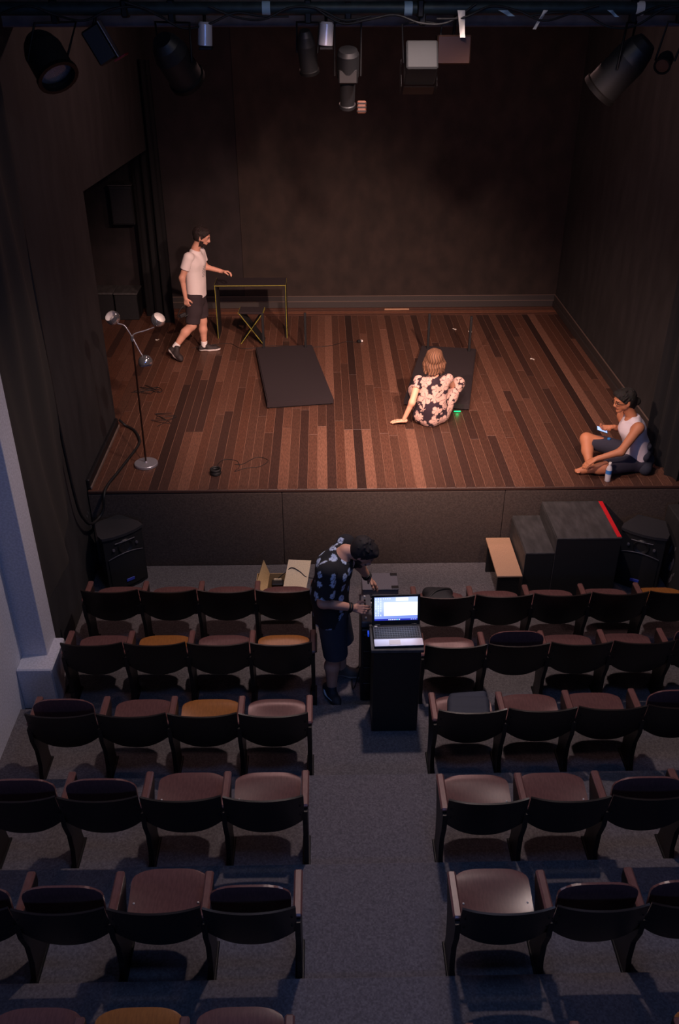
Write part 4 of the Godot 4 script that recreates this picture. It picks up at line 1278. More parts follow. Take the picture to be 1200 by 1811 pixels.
		al.transform = Transform3D(Basis(Vector3.RIGHT, -PI / 2), Vector3(0, -0.015, 0))
	# bluish window behind the balcony
	var wi := struct("window_1", "bluish evening window in the wall behind the balcony")
	wi.position = Vector3(0.7, 4.9, 2.68)
	var gm := mat("window_glow", rgb(150, 180, 230), 0.3)
	gm.emission_enabled = true
	gm.emission = Color(0.35, 0.55, 1.0)
	gm.emission_energy_multiplier = 1.0
	put(MB.new().box(Vector3(0, 0, 0), Vector3(1.7, 1.1, 0.02)), "pane", gm, wi)
	for s in [-1.0, 1.0]:
		put(MB.new().box(Vector3(s * 0.88, 0, -0.01), Vector3(0.08, 1.24, 0.06), 0.006), "frame", M.white_paint, wi)
		put(MB.new().box(Vector3(0, s * 0.58, -0.01), Vector3(1.68, 0.08, 0.06), 0.006), "frame", M.white_paint, wi)
	var bl := AreaLight3D.new()
	bl.name = "window_light"
	bl.area_size = Vector2(1.7, 1.1)
	bl.light_color = Color(0.48, 0.64, 1.0)
	bl.light_energy = BLUE
	bl.area_range = 40.0
	bl.shadow_enabled = true
	wi.add_child(bl)
	bl.transform = Transform3D(Basis(Vector3.RIGHT, deg_to_rad(-14.0)), Vector3(0, 0, -0.06))

# lights that are tuned: [position, target, label, energy, cone]
var FRONT := [
	[Vector3(2.35, 5.85, -4.2), Vector3(0.6, 0.95, -11.2), "front lantern above the right rows aimed at stage centre", 64.0, 25.0],
	[Vector3(0.5, 5.85, -4.2), Vector3(-0.4, 0.95, -11.4), "front lantern above the aisle aimed at stage centre", 40.0, 25.0],
	[Vector3(-1.9, 5.85, -4.2), Vector3(2.5, 0.9, -9.8), "front lantern above the left rows aimed at the right wall", 40.0, 20.0],
]
# [label, position, size, colour, energy, glow of the diffuser]
var PANELS := [
	["bluish ceiling light panel above the rear rows", Vector3(0.8, 6.3, -2.8), Vector2(1.4, 0.8), Color(0.52, 0.68, 1.0), 3.6, 0.4],
	["long dim ceiling light panel above the seats", Vector3(0.6, 6.3, -5.7), Vector2(1.2, 0.4), Color(1.0, 0.95, 0.97), 1.2, 0.3],
	["pinkish light panel above the left half of the stage", Vector3(-0.7, 6.1, -10.3), Vector2(0.6, 0.3), Color(1.0, 0.78, 0.76), 2.6, 3.0],
	["pinkish light panel above the right half of the stage", Vector3(1.9, 6.1, -10.3), Vector2(0.6, 0.3), Color(1.0, 0.78, 0.76), 2.6, 3.0],
]
var WORK := 13.5
var BLUE := 7.0

# ------------------------------------------------------------------ people
func V(x: float, y: float, z: float) -> Vector3:
	return Vector3(x, y, z)

func chain(pts: Array, rad: Array) -> Array:
	var out := []
	for k in range(pts.size() - 1):
		out.append([pts[k], pts[k + 1], rad[k], rad[k + 1]])
	return out

# a head: c centre, f where the face looks, u crown direction; look = colours
func head(mb: MB, c: Vector3, f: Vector3, u: Vector3, neck: Vector3, look: Dictionary) -> void:
	f = f.normalized()
	u = (u - f * u.dot(f)).normalized()
	var r := f.cross(u)
	var at := func(x: float, y: float, z: float) -> Vector3: return c + r * x + u * y + f * z
	var P := [
		[at.call(0, 0.035, -0.035), at.call(0, 0.038, 0.022), 0.080, 0.074],
		[at.call(-0.012, 0.0, -0.01), at.call(0.012, 0.0, -0.01), 0.072, 0.072],
		[at.call(0, -0.01, 0.035), at.call(0, -0.075, 0.055), 0.056, 0.034],
		[at.call(-0.036, -0.045, 0.02), at.call(0.036, -0.045, 0.02), 0.034, 0.034],
		[at.call(0, 0.022, 0.094), at.call(0, -0.018, 0.110), 0.010, 0.014],
		[at.call(-0.012, -0.024, 0.098), at.call(0.012, -0.024, 0.098), 0.010, 0.010],
		[at.call(-0.034, 0.032, 0.083), at.call(0.034, 0.032, 0.083), 0.012, 0.012],
		[at.call(-0.016, -0.050, 0.090), at.call(0.016, -0.050, 0.090), 0.009, 0.009],
		[at.call(0, -0.092, 0.078), at.call(0, -0.09, 0.07), 0.018, 0.02],
		[neck, at.call(0, -0.035, -0.02), 0.058, 0.052]]
	for s in [-1.0, 1.0]:
		P.append([at.call(s * 0.078, 0.018, -0.012), at.call(s * 0.082, -0.020, -0.004), 0.016, 0.011])
	mb.nets(P, 0.022, 0.0052, [], func(p: Vector3) -> Color:
		var q := p - c
		var x := q.dot(r)
		var y := q.dot(u)
		var z := q.dot(f)
		var col: Color = look.skin
		if z > 0.05:
			var ex := absf(x) - 0.032
			var ey := y - 0.010
			if ex * ex / 0.00016 + ey * ey / 0.00005 < 1.0:
				col = lin(226, 220, 214) if absf(ex) > 0.005 else lin(40, 26, 20)
			elif absf(ex) < 0.019 and absf(y - 0.034 + ex * 0.1) < 0.006:
				col = look.hair
			elif absf(x) < 0.024 and absf(y + 0.050) < 0.007 and z > 0.085:
				col = look.lips
		if look.get("beard", false):
			if y < -0.062 - 0.25 * maxf(0.0, z - 0.06) and z > -0.005 and y > -0.12:
				col = look.hair
			if absf(x) > 0.05 and y < -0.03 and y > -0.09 and z > 0.0 and z < 0.05:
				col = look.hair
			if absf(x) < 0.028 and y > -0.042 and y < -0.033 and z > 0.08:
				col = look.hair
		return col)

# a hand: fingers run along d, the palm looks along n, the thumb sits towards s
func hand(mb: MB, w: Vector3, d: Vector3, n: Vector3, s: Vector3, curl: float, skin: Color, spread := 0.0, size := 1.0) -> void:
	d = d.normalized()
	n = (n - d * n.dot(d)).normalized()
	s = (s - d * s.dot(d) - n * s.dot(n)).normalized()
	var z := size
	var P := []
	var lat := [0.030, 0.010, -0.010, -0.028]
	var ln := [0.074, 0.082, 0.076, 0.060]
	for k in 4:
		var kn: Vector3 = w + d * ((0.088 - 0.004 * absf(k - 1.0)) * z) + s * (lat[k] * z)
		P.append([w + s * (lat[k] * 0.55 * z), kn, 0.014 * z, 0.0115 * z])
		var p := kn
		var a := 0.12
		for j in 3:
			a += curl * [0.7, 1.0, 0.7][j]
			var dd: Vector3 = (d * cos(a) + n * sin(a) + s * (lat[k] * spread * 10.0)).normalized()
			var q: Vector3 = p + dd * (ln[k] * [0.45, 0.32, 0.23][j] * z)
			P.append([p, q, [0.0098, 0.0088, 0.0080][j] * z, [0.0088, 0.0080, 0.0068][j] * z])
			p = q
	var t0 := w + d * (0.022 * z) + s * (0.022 * z)
	var t1 := t0 + (d * 0.55 + s * 0.75 + n * 0.3).normalized() * (0.042 * z)
	var t2 := t1 + (d * 0.85 + s * 0.25 + n * (0.3 + curl * 0.5)).normalized() * (0.032 * z)
	var t3 := t2 + (d * 0.9 - s * 0.1 * curl + n * (0.3 + curl * 0.6)).normalized() * (0.026 * z)
	P.append([t0, t1, 0.0145 * z, 0.0115 * z])
	P.append([t1, t2, 0.0110 * z, 0.0098 * z])
	P.append([t2, t3, 0.0098 * z, 0.0080 * z])
	P.append([w - d * (0.03 * z), w + d * (0.02 * z), 0.025 * z, 0.022 * z])
	mb.nets(P, 0.010, 0.0042, [], func(_p: Vector3) -> Color: return skin)

func shoe(t: Node3D, heel: Vector3, toe: Vector3, ankle: Vector3, down: Vector3, upper: Color, sole: Color, called := "shoe") -> MeshInstance3D:
	var d := (toe - heel).normalized()
	var s := d.cross(down).normalized()
	var mb := MB.new()
	var h := heel - down * 0.02
	var b := heel.lerp(toe, 0.72) - down * 0.012
	var P := [[h, heel.lerp(toe, 0.45) - down * 0.012, 0.036, 0.038], [heel.lerp(toe, 0.40) - down * 0.008 + s * 0.010, b + s * 0.012, 0.034, 0.036], [heel.lerp(toe, 0.40) - down * 0.008 - s * 0.010, b - s * 0.010, 0.034, 0.036], [b, toe - down * 0.004 - d * 0.03, 0.036, 0.029], [h - down * 0.01, ankle, 0.036, 0.038], [heel.lerp(toe, 0.45) - down * 0.02, ankle + d * 0.02, 0.034, 0.036]]
	mb.nets(P, 0.03, 0.0065, [Plane(down, down.dot(heel) + 0.018)], func(p: Vector3) -> Color: return sole if (p - heel).dot(down) > -0.010 else upper)
	return put(mb, called, M.shoe, t)

func hashed(a: int, b: int, c: int, s: int) -> float:
	var h := (a * 73856093) ^ (b * 19349663) ^ (c * 83492791) ^ (s * 2654435)
	h = (h ^ (h >> 13)) * 1274126177
	return float((h ^ (h >> 16)) & 0xffff) / 65535.0

# printed flowers scattered through a grid: 0 off the flower, else 0.01 .. 1 from rim to heart; negative on petal lines
func bloom(p: Vector3, cell: float, R: float, petals: int, seed_: int) -> float:
	var g := Vector3i((p / cell).floor())
	var best := 0.0
	for dx in [-1, 0, 1]:
		for dy in [-1, 0, 1]:
			for dz in [-1, 0, 1]:
				var a: int = g.x + dx
				var b: int = g.y + dy
				var c: int = g.z + dz
				var ctr := Vector3(a + 0.2 + 0.6 * hashed(a, b, c, seed_), b + 0.2 + 0.6 * hashed(a, b, c, seed_ + 1), c + 0.2 + 0.6 * hashed(a, b, c, seed_ + 2)) * cell
				var q := p - ctr
				var rr := q.length()
				if rr > R * 1.3:
					continue
				var an := atan2(q.y, q.x + q.z * 0.5) * petals + hashed(a, b, c, seed_ + 3) * TAU
				var edge := R * (0.72 + 0.28 * absf(cos(an * 0.5))) * (0.75 + 0.5 * hashed(a, b, c, seed_ + 4))
				if rr < edge:
					var v := 1.0 - rr / edge
					if absf(cos(an * 0.5)) < 0.30 and v > 0.10 and v < 0.75:
						v = -v
					if absf(v) > absf(best):
						best = v
	return best

func build_people() -> void:
	walking_person()
	sitting_woman()
	sitting_man()
	technician()

func walking_person() -> void:
	var t := thing("person", "person in white T-shirt and dark shorts walking across the stage", "person", V(0, 0, 0))
	var skin := lin(212, 156, 132)
	var hairc := lin(34, 24, 22)
	var body := MB.new()
	var nk := V(-1.70, 2.42, -12.05)
	var shN := V(-1.775, 2.345, -11.885)
	var elN := V(-1.885, 2.085, -11.85)
	var wrN := V(-1.862, 1.815, -11.845)
	var shF := V(-1.665, 2.335, -12.205)
	var elF := V(-1.615, 2.13, -12.23)
	var wrF := V(-1.385, 2.075, -12.20)
	var hipN := V(-1.765, 1.80, -11.965)
	var knN := V(-1.815, 1.41, -11.90)
	var anN := V(-2.055, 1.135, -11.82)
	var hipF := V(-1.735, 1.80, -12.135)
	var knF := V(-1.695, 1.40, -12.135)
	var anF := V(-1.70, 1.045, -12.13)
	var P := chain([V(-1.735, 1.80, -12.05), V(-1.735, 2.0, -12.05), V(-1.72, 2.24, -12.05), nk], [0.115, 0.10, 0.115, 0.055])
	P.append_array(chain([V(-1.745, 2.26, -11.96), shN, elN, wrN], [0.075, 0.056, 0.040, 0.027]))
	P.append_array(chain([V(-1.69, 2.26, -12.13), shF, elF, wrF], [0.075, 0.054, 0.040, 0.027]))
	P.append_array(chain([hipN, knN, V(-1.915, 1.32, -11.87), anN], [0.085, 0.060, 0.058, 0.036]))
	P.append_array(chain([hipF, knF, V(-1.70, 1.27, -12.13), anF], [0.085, 0.058, 0.056, 0.036]))
	body.nets(P, 0.03, 0.0105, [], func(_p: Vector3) -> Color: return skin)
	var hc := V(-1.605, 2.575, -12.05)
	var hf := V(0.93, -0.32, 0.12)
	var look := {"skin": skin, "hair": hairc, "lips": lin(180, 100, 88), "beard": true}
	head(body, hc, hf, V(0.30, 0.95, 0), nk, look)
	hand(body, wrN, V(0.12, -0.95, 0.05), V(0.35, -0.1, -0.8), V(0.8, 0, 0.4), 0.75, skin)
	hand(body, wrF, V(0.95, -0.05, 0.0), V(0.1, -0.9, 0.3), V(0.1, 0.45, 0.85), 0.6, skin)
	put(body, "body", M.skin, t)
	# T-shirt
	var white := lin(232, 220, 216)
	var S := chain([V(-1.74, 1.70, -12.05), V(-1.74, 1.95, -12.05), V(-1.72, 2.24, -12.05), V(-1.71, 2.36, -12.05)], [0.125, 0.118, 0.125, 0.085])
	S.append_array(chain([V(-1.76, 1.74, -11.98), V(-1.75, 2.25, -11.95), V(-1.772, 2.335, -11.90)], [0.105, 0.095, 0.075]))
	S.append_array(chain([V(-1.72, 1.74, -12.12), V(-1.69, 2.25, -12.14), V(-1.668, 2.325, -12.19)], [0.105, 0.095, 0.072]))
	var shirt := MB.new()
	shirt.nets(S, 0.05, 0.010, [Plane(V(0.1, -1, 0).normalized(), V(0.1, -1, 0).normalized().dot(V(-1.74, 1.765, -12.05))), Plane(V(0.35, 0.94, 0).normalized(), V(0.35, 0.94, 0).normalized().dot(V(-1.68, 2.405, -12.05)))], func(p: Vector3) -> Color:
		var q := p - V(-1.62, 2.13, -12.0)
		if q.x > -0.06 and absf(q.y) < 0.085 and absf(p.z + 12.02) < 0.045 and sin(p.y * 310.0) * sin(p.z * 260.0 + p.y * 90.0) > 0.35:
			return lin(120, 112, 116)
		return white)
	var slN := shN.lerp(elN, 0.58)
	var dn := (elN - shN).normalized()
	shirt.nets([[shN, slN + dn * 0.04, 0.076, 0.066]], 0.02, 0.009, [Plane(dn, dn.dot(slN))], func(_p: Vector3) -> Color: return white)
	var slF := shF.lerp(elF, 0.62)
	var df := (elF - shF).normalized()
	shirt.nets([[shF, slF + df * 0.04, 0.074, 0.066]], 0.02, 0.009, [Plane(df, df.dot(slF))], func(_p: Vector3) -> Color: return white)
	put(shirt, "t_shirt", M.cloth, t)
	# shorts
	var dark := lin(52, 42, 46)
	var sh := MB.new()
	var cutN := (knN - hipN).normalized()
	var cutF := (knF - hipF).normalized()
	var kN := hipN.lerp(knN, 0.93)
	var kF := hipF.lerp(knF, 0.86)
	sh.nets([[V(-1.745, 1.80, -12.05), V(-1.745, 1.72, -12.05), 0.125, 0.12], [hipN, V(-1.775, 1.6, -11.95), 0.11, 0.105], [V(-1.775, 1.6, -11.95), kN + cutN * 0.06, 0.105, 0.098]], 0.05, 0.010, [Plane(cutN, cutN.dot(kN)), Plane(Vector3.UP, 1.85)], func(_p: Vector3) -> Color: return dark)
	sh.nets([[V(-1.745, 1.80, -12.05), V(-1.745, 1.72, -12.05), 0.12, 0.11], [hipF, V(-1.71, 1.6, -12.13), 0.105, 0.098], [V(-1.71, 1.6, -12.13), kF + cutF * 0.06, 0.098, 0.092]], 0.05, 0.010, [Plane(cutF, cutF.dot(kF)), Plane(Vector3.UP, 1.85)], func(_p: Vector3) -> Color: return dark)
	put(sh, "shorts", M.cloth, t)
	# hair
	hair_cap(t, hc, hf, V(0.30, 0.95, 0), hairc, 0.014, [])
	# shoes and socks
	var up := lin(44, 34, 36)
	var sole := lin(236, 226, 220)
	var dnN := V(-0.74, -0.60, 0.16).normalized()
	shoe(t, V(-2.135, 1.075, -11.80), V(-1.985, 0.985, -11.70) + V(0.03, -0.01, 0.02), V(-2.05, 1.135, -11.815), dnN, up, sole)
	shoe(t, V(-1.745, 0.972, -12.125), V(-1.475, 0.972, -12.165), V(-1.70, 1.04, -12.13), Vector3.DOWN, up, sole)
	for a in [[anN, knN], [anF, knF]]:
		var sk := MB.new()
		var d: Vector3 = (a[1] - a[0]).normalized()
		sk.nets([[a[0] - d * 0.01, a[0] + d * 0.09, 0.046, 0.045]], 0.01, 0.008, [Plane(d, d.dot(a[0] + d * 0.055))], func(_p: Vector3) -> Color: return lin(236, 228, 224))
		put(sk, "sock", M.cloth, t)
	# what he holds
	var tp := thing("tape_ring", "small black ring held out in the walking person's hand", "ring", V(-1.295, 2.045, -12.185))
	var ring := []
	for j in 21:
		ring.append(V(cos(TAU * j / 20) * 0.030, sin(TAU * j / 20) * 0.034, 0.0))
	put(MB.new().tube(ring, 0.009, 8, false), "ring_body", M.rubber, tp)
	var bag := thing("headphones", "dark strapped gear hanging from the walking person's lower hand", "headphones", V(-1.90, 1.63, -11.84), 0.5)
	put(MB.new().tube(spline([V(0.06, 0.09, 0), V(-0.03, 0.06, 0.01), V(-0.09, -0.04, 0.0), V(-0.06, -0.07, 0.0), V(0.04, -0.06, 0.01), V(0.08, 0.02, 0), V(0.06, 0.09, 0)], 6), 0.008, 8), "strap", M.rubber, bag)
	put(MB.new().box(V(-0.02, -0.05, 0.0), V(0.10, 0.05, 0.05), 0.012, Basis(V(0, 0, 1), 0.3)), "case", M.bag_cloth, bag)

# short hair as a cap over the skull; extra capsules make fringes, buns or locks
func hair_cap(t: Node3D, c: Vector3, f: Vector3, u: Vector3, col: Color, thick: float, extra: Array, low := -0.02) -> void:
	f = f.normalized()
	u = (u - f * u.dot(f)).normalized()
	var r := f.cross(u)
	var at := func(x: float, y: float, z: float) -> Vector3: return c + r * x + u * y + f * z
	var P := [[at.call(0, 0.042, -0.040), at.call(0, 0.052, 0.018), 0.082 + thick, 0.072 + thick], [at.call(-0.012, 0.01, -0.03), at.call(0.012, 0.01, -0.03), 0.072 + thick, 0.072 + thick], [at.call(-0.03, 0.085, 0.075), at.call(0.04, 0.092, 0.065), 0.028, 0.03], [at.call(0, -0.02, -0.05), at.call(0, -0.05, -0.055), 0.058, 0.05]]
	P.append_array(extra)
	rng.seed = 101 + int(c.x * 10.0)
	for k in 70:
		var d := (r * rng.randf_range(-1, 1) + u * rng.randf_range(-0.35, 1) + f * rng.randf_range(-1, 0.75)).normalized()
		if d.dot(f) > 0.35 and d.dot(u) < 0.35:
			continue
		var p0: Vector3 = c + u * 0.044 - f * 0.014 + r * (d.dot(r) * (0.074 + thick)) + u * (d.dot(u) * (0.078 + thick)) + f * (d.dot(f) * (0.094 + thick))
		var g := (f * 0.7 - u * 0.3 + r * rng.randf_range(-0.7, 0.7))
		g = (g - d * g.dot(d)).normalized()
		P.append([p0 - d * 0.008, p0 + g * rng.randf_range(0.018, 0.034) + d * rng.randf_range(0.002, 0.012), 0.013, 0.006])
	var nf := (f * 0.80 - u * 0.60).normalized()
	var mb := MB.new()
	mb.nets(P, 0.010, 0.0062, [Plane(nf, nf.dot(at.call(0, 0.03, 0.055))), Plane(-u, (-u).dot(at.call(0, -0.06, 0)))] if extra.is_empty() else [Plane(nf, nf.dot(at.call(0, 0.03, 0.055)))], func(p: Vector3) -> Color:
		var k := 0.75 + 0.5 * hashed(int(floor(p.x * 90.0)), int(floor(p.y * 60.0)), int(floor(p.z * 90.0)), 3)
		return Color(col.r * k, col.g * k, col.b * k))
	put(mb, "hair", M.hair, t)

func sitting_woman() -> void:
	var t := thing("person", "person in floral jumpsuit sitting with back to us on the stage", "person", V(0, 0, 0))
	var skin := lin(232, 172, 142)
	var body := MB.new()
	var nk := V(1.30, 1.555, -9.735)
	var shL := V(1.115, 1.485, -9.70)
	var elL := V(1.035, 1.265, -9.56)
	var wrL := V(0.945, 1.012, -9.60)
	var shR := V(1.475, 1.48, -9.76)
	var elR := V(1.575, 1.27, -9.95)
	var wrR := V(1.49, 1.22, -10.18)
	var P := chain([V(1.27, 1.11, -9.64), V(1.28, 1.25, -9.67), V(1.29, 1.42, -9.73), nk], [0.10, 0.09, 0.10, 0.050])
	P.append_array(chain([V(1.18, 1.43, -9.715), shL, elL, wrL], [0.065, 0.047, 0.036, 0.024]))
	P.append_array(chain([V(1.40, 1.43, -9.745), shR, elR, wrR], [0.065, 0.047, 0.036, 0.024]))
	body.nets(P, 0.03, 0.010, [], func(_p: Vector3) -> Color: return skin)
	# bare feet
	for a in [[V(1.60, 1.09, -10.14), V(1.60, 1.075, -10.32)], [V(1.30, 1.09, -10.26), V(1.40, 1.08, -10.36)]]:
		body.nets([[a[0], a[1], 0.034, 0.024], [a[0], a[0].lerp(a[1], 0.6) + V(0.012, 0, 0), 0.03, 0.028]], 0.02, 0.008, [], func(_p: Vector3) -> Color: return skin)
	var hc := V(1.292, 1.705, -9.765)
	var hf := V(0.02, -0.22, -1.0)
	head(body, hc, hf, V(0, 1, -0.1), nk, {"skin": skin, "hair": lin(90, 58, 40), "lips": lin(200, 110, 100)})
	hand(body, wrL, V(-0.93, -0.16, -0.22), V(0, -1, 0), V(0.2, 0, -1), 0.05, skin, 0.25, 0.95)
	hand(body, wrR, V(-0.6, 0.0, -0.8), V(-0.3, -0.8, 0), V(0.2, 0.6, 0), 0.4, skin, 0.0, 0.9)
	put(body, "body", M.skin, t)
	# jumpsuit with printed flowers
	var dark := lin(42, 28, 38)
	var print_ := func(p: Vector3) -> Color:
		var v := bloom(p, 0.112, 0.068, 6, 11)
		if v == 0.0:
			var w := bloom(p + V(0.05, 0.04, 0.05), 0.10, 0.030, 4, 37)
			return dark if w == 0.0 else (lin(190, 156, 146) if w > 0.0 else lin(120, 92, 96))
		if v < 0.0:
			return lin(118, 92, 94)
		return lin(198, 162, 149).lerp(lin(168, 132, 126), clampf((v - 0.55) * 2.0, 0.0, 1.0))
	var S := chain([V(1.27, 1.065, -9.63), V(1.27, 1.15, -9.64), V(1.28, 1.28, -9.68), V(1.29, 1.42, -9.73), V(1.30, 1.49, -9.74)], [0.145, 0.145, 0.118, 0.115, 0.075])
	S.append_array(chain([V(1.17, 1.075, -9.65), V(1.19, 1.22, -9.67), V(1.185, 1.42, -9.715), V(1.135, 1.475, -9.70)], [0.115, 0.09, 0.08, 0.062]))
	S.append_array(chain([V(1.37, 1.075, -9.66), V(1.36, 1.22, -9.68), V(1.40, 1.42, -9.745), V(1.455, 1.470, -9.755)], [0.115, 0.09, 0.08, 0.060]))
	S.append_array(chain([V(1.40, 1.06, -9.68), V(1.635, 1.32, -9.99)], [0.105, 0.072]))
	S.append_array(chain([V(1.635, 1.32, -9.99), V(1.635, 1.23, -10.08), V(1.60, 1.12, -10.13)], [0.072, 0.062, 0.046]))
	S.append_array(chain([V(1.18, 1.06, -9.70), V(1.12, 1.17, -10.14), V(1.30, 1.105, -10.26)], [0.105, 0.072, 0.048]))
	var su := MB.new()
	var nl := V(0, 1, 0.25).normalized()
	su.nets(S, 0.035, 0.0075, [Plane(nl, nl.dot(V(1.30, 1.535, -9.70))), Plane(Vector3.DOWN, -STAGE_Y - 0.004)], print_)
	var dl := (elL - shL).normalized()
	var sl := shL.lerp(elL, 0.36)
	su.nets([[shL, sl + dl * 0.03, 0.062, 0.058]], 0.02, 0.0075, [Plane(dl, dl.dot(sl))], print_)
	var dr := (elR - shR).normalized()
	var sr := shR.lerp(elR, 0.10)
	su.nets([[shR, sr + dr * 0.03, 0.058, 0.054]], 0.02, 0.0075, [Plane(dr, dr.dot(sr))], print_)
	put(su, "jumpsuit", M.cloth, t)
	# wavy bob
	var hb := MB.new()
	var H := [[V(1.292, 1.752, -9.725), V(1.292, 1.752, -9.76), 0.096, 0.098], [V(1.292, 1.755, -9.765), V(1.292, 1.74, -9.79), 0.098, 0.092], [V(1.292, 1.69, -9.735), V(1.292, 1.66, -9.735), 0.088, 0.082]]
	rng.seed = 77
	for k in 46:
		var a := lerpf(-0.35, PI + 0.35, k / 45.0) + rng.randf_range(-0.06, 0.06)
		var rr := 0.088 + rng.randf_range(-0.004, 0.012)
		var d := V(cos(a), 0, sin(a) * 0.95)
		var c0 := V(1.292, 1.775 + rng.randf_range(-0.01, 0.03), -9.765)
		var base := V(1.292, 1.72, -9.765) + d * rr
		var low := V(1.292, 1.600 + rng.randf_range(-0.035, 0.03), -9.755) + d * (rr + rng.randf_range(0.0, 0.022)) + V(rng.randf_range(-0.015, 0.015), 0, 0)
		var mid := base.lerp(low, 0.5) + d * rng.randf_range(0.0, 0.016) + V(rng.randf_range(-0.012, 0.012), 0, 0)
		H.append([c0 + d * 0.06, base, 0.030, 0.020])
		H.append([base, mid, 0.020, 0.018])
		H.append([mid, low, 0.018, 0.015])
	hb.nets(H, 0.007, 0.006, [], func(p: Vector3) -> Color:
		var a := atan2(p.z + 9.765, p.x - 1.292)
		var k := sin(a * 26.0 + sin(p.y * 55.0) * 1.6)
		return lin(70, 46, 33).lerp(lin(136, 94, 68), clampf(0.45 + 0.45 * k, 0.0, 1.0)))
	put(hb, "hair", M.hair, t)

func sitting_man() -> void:
	var t := thing("person", "person in white sleeveless top and shorts sitting cross-legged with a phone", "person", V(0, 0, 0))
	var skin := lin(186, 122, 88)
	var hairc := lin(17, 14, 13)
	var body := MB.new()
	var nk := V(3.245, 1.575, -8.50)
	var shN := V(3.285, 1.50, -8.335)
	var elN := V(3.095, 1.295, -8.195)
	var wrN := V(2.845, 1.205, -8.205)
	var shF := V(3.22, 1.49, -8.665)
	var elF := V(3.32, 1.27, -8.76)
	var wrF := V(3.135, 1.335, -8.705)
	var hipN := V(3.38, 1.065, -8.42)
	var knN := V(2.995, 1.055, -8.295)
	var anN := V(2.835, 1.015, -8.335)
	var hipF := V(3.36, 1.075, -8.575)
	var knF := V(2.865, 1.215, -8.665)
	var anF := V(2.865, 1.02, -8.43)
	var P := chain([V(3.385, 1.08, -8.47), V(3.365, 1.22, -8.48), V(3.285, 1.42, -8.495), nk], [0.12, 0.105, 0.115, 0.056])
	P.append_array(chain([V(3.275, 1.43, -8.41), shN, elN, wrN], [0.08, 0.056, 0.041, 0.027]))
	P.append_array(chain([V(3.255, 1.43, -8.58), shF, elF, wrF], [0.08, 0.056, 0.041, 0.027]))
	P.append_array(chain([hipN, knN, V(2.93, 1.035, -8.31), anN], [0.09, 0.062, 0.056, 0.036]))
	P.append_array(chain([hipF, knF, V(2.865, 1.12, -8.57), anF], [0.09, 0.066, 0.060, 0.036]))
	P.append_array(chain([anN, V(2.78, 0.99, -8.36), V(2.715, 0.985, -8.355)], [0.038, 0.034, 0.024]))
	P.append_array(chain([anF, V(2.93, 0.99, -8.36), V(3.03, 0.985, -8.33)], [0.038, 0.034, 0.024]))
	body.nets(P, 0.03, 0.0095, [Plane(Vector3.DOWN, -STAGE_Y - 0.003)], func(_p: Vector3) -> Color: return skin)
	# toes of the near foot
	for k in 5:
		var z := -8.385 + k * 0.015
		body.nets([[V(2.735, 0.985, z), V(2.70 + 0.006 * absf(k - 1.5), 0.982, z + 0.002), 0.012 if k else 0.014, 0.009 if k else 0.012]], 0.005, 0.005, [], func(_p: Vector3) -> Color: return skin)
	var hc := V(3.145, 1.735, -8.50)
	var hf := V(-0.95, -0.22, 0.22)
	head(body, hc, hf, V(-0.15, 1, 0), nk, {"skin": skin, "hair": hairc, "lips": lin(160, 92, 78)})
	hand(body, wrN, V(-0.80, -0.52, 0.0), V(-0.4, -0.9, -0.1), V(-0.2, 0.0, -1), 0.22, skin, 0.12)
	hand(body, wrF, V(-1.0, -0.05, 0.1), V(0.0, 0.85, 0.3), V(0.0, 0.3, 0.9), 0.45, skin)
	put(body, "body", M.skin, t)
	# sleeveless top
	var white := lin(222, 212, 216)
	var S := chain([V(3.385, 1.06, -8.47), V(3.365, 1.22, -8.48), V(3.285, 1.42, -8.495), V(3.265, 1.52, -8.50)], [0.135, 0.122, 0.130, 0.085])
	S.append_array(chain([V(3.375, 1.12, -8.40), V(3.285, 1.40, -8.415), V(3.275, 1.515, -8.415)], [0.09, 0.085, 0.05]))
	S.append_array(chain([V(3.375, 1.12, -8.55), V(3.265, 1.40, -8.575), V(3.255, 1.51, -8.585)], [0.09, 0.085, 0.05]))
	var top := MB.new()
	var nn := V(-0.75, 0.66, 0.0).normalized()
	top.nets(S, 0.05, 0.0085, [Plane(nn, nn.dot(V(3.175, 1.50, -8.5))), Plane(Vector3.UP, 1.575), Plane(Vector3.DOWN, -1.03)], func(_p: Vector3) -> Color: return white)
	put(top, "sleeveless_top", M.cloth, t)
	# dark jacket tied behind the waist
	var jk := MB.new()
	jk.nets([[V(3.44, 1.02, -8.33), V(3.49, 1.05, -8.47), 0.07, 0.075], [V(3.49, 1.05, -8.47), V(3.45, 1.04, -8.62), 0.075, 0.06], [V(3.42, 1.15, -8.35), V(3.475, 1.18, -8.45), 0.05, 0.055], [V(3.45, 1.26, -8.38), V(3.46, 1.24, -8.5), 0.035, 0.045]], 0.05, 0.010, [Plane(Vector3.DOWN, -STAGE_Y - 0.003)], func(_p: Vector3) -> Color: return lin(40, 46, 58))
	put(jk, "tied_jacket", M.cloth, t)
	# shorts
	var dk := lin(52, 52, 64)
	var sh := MB.new()
	var kN := hipN.lerp(knN, 0.96)
	var kF := hipF.lerp(knF, 0.90)
	var cN := (knN - hipN).normalized()
	var cF := (knF - hipF).normalized()
	sh.nets([[V(3.40, 1.06, -8.44), V(3.40, 1.06, -8.50), 0.125, 0.125], [hipN, kN + cN * 0.06, 0.105, 0.082]], 0.05, 0.010, [Plane(cN, cN.dot(kN)), Plane(Vector3.UP, 1.19), Plane(Vector3.DOWN, -STAGE_Y - 0.003)], func(_p: Vector3) -> Color: return dk)
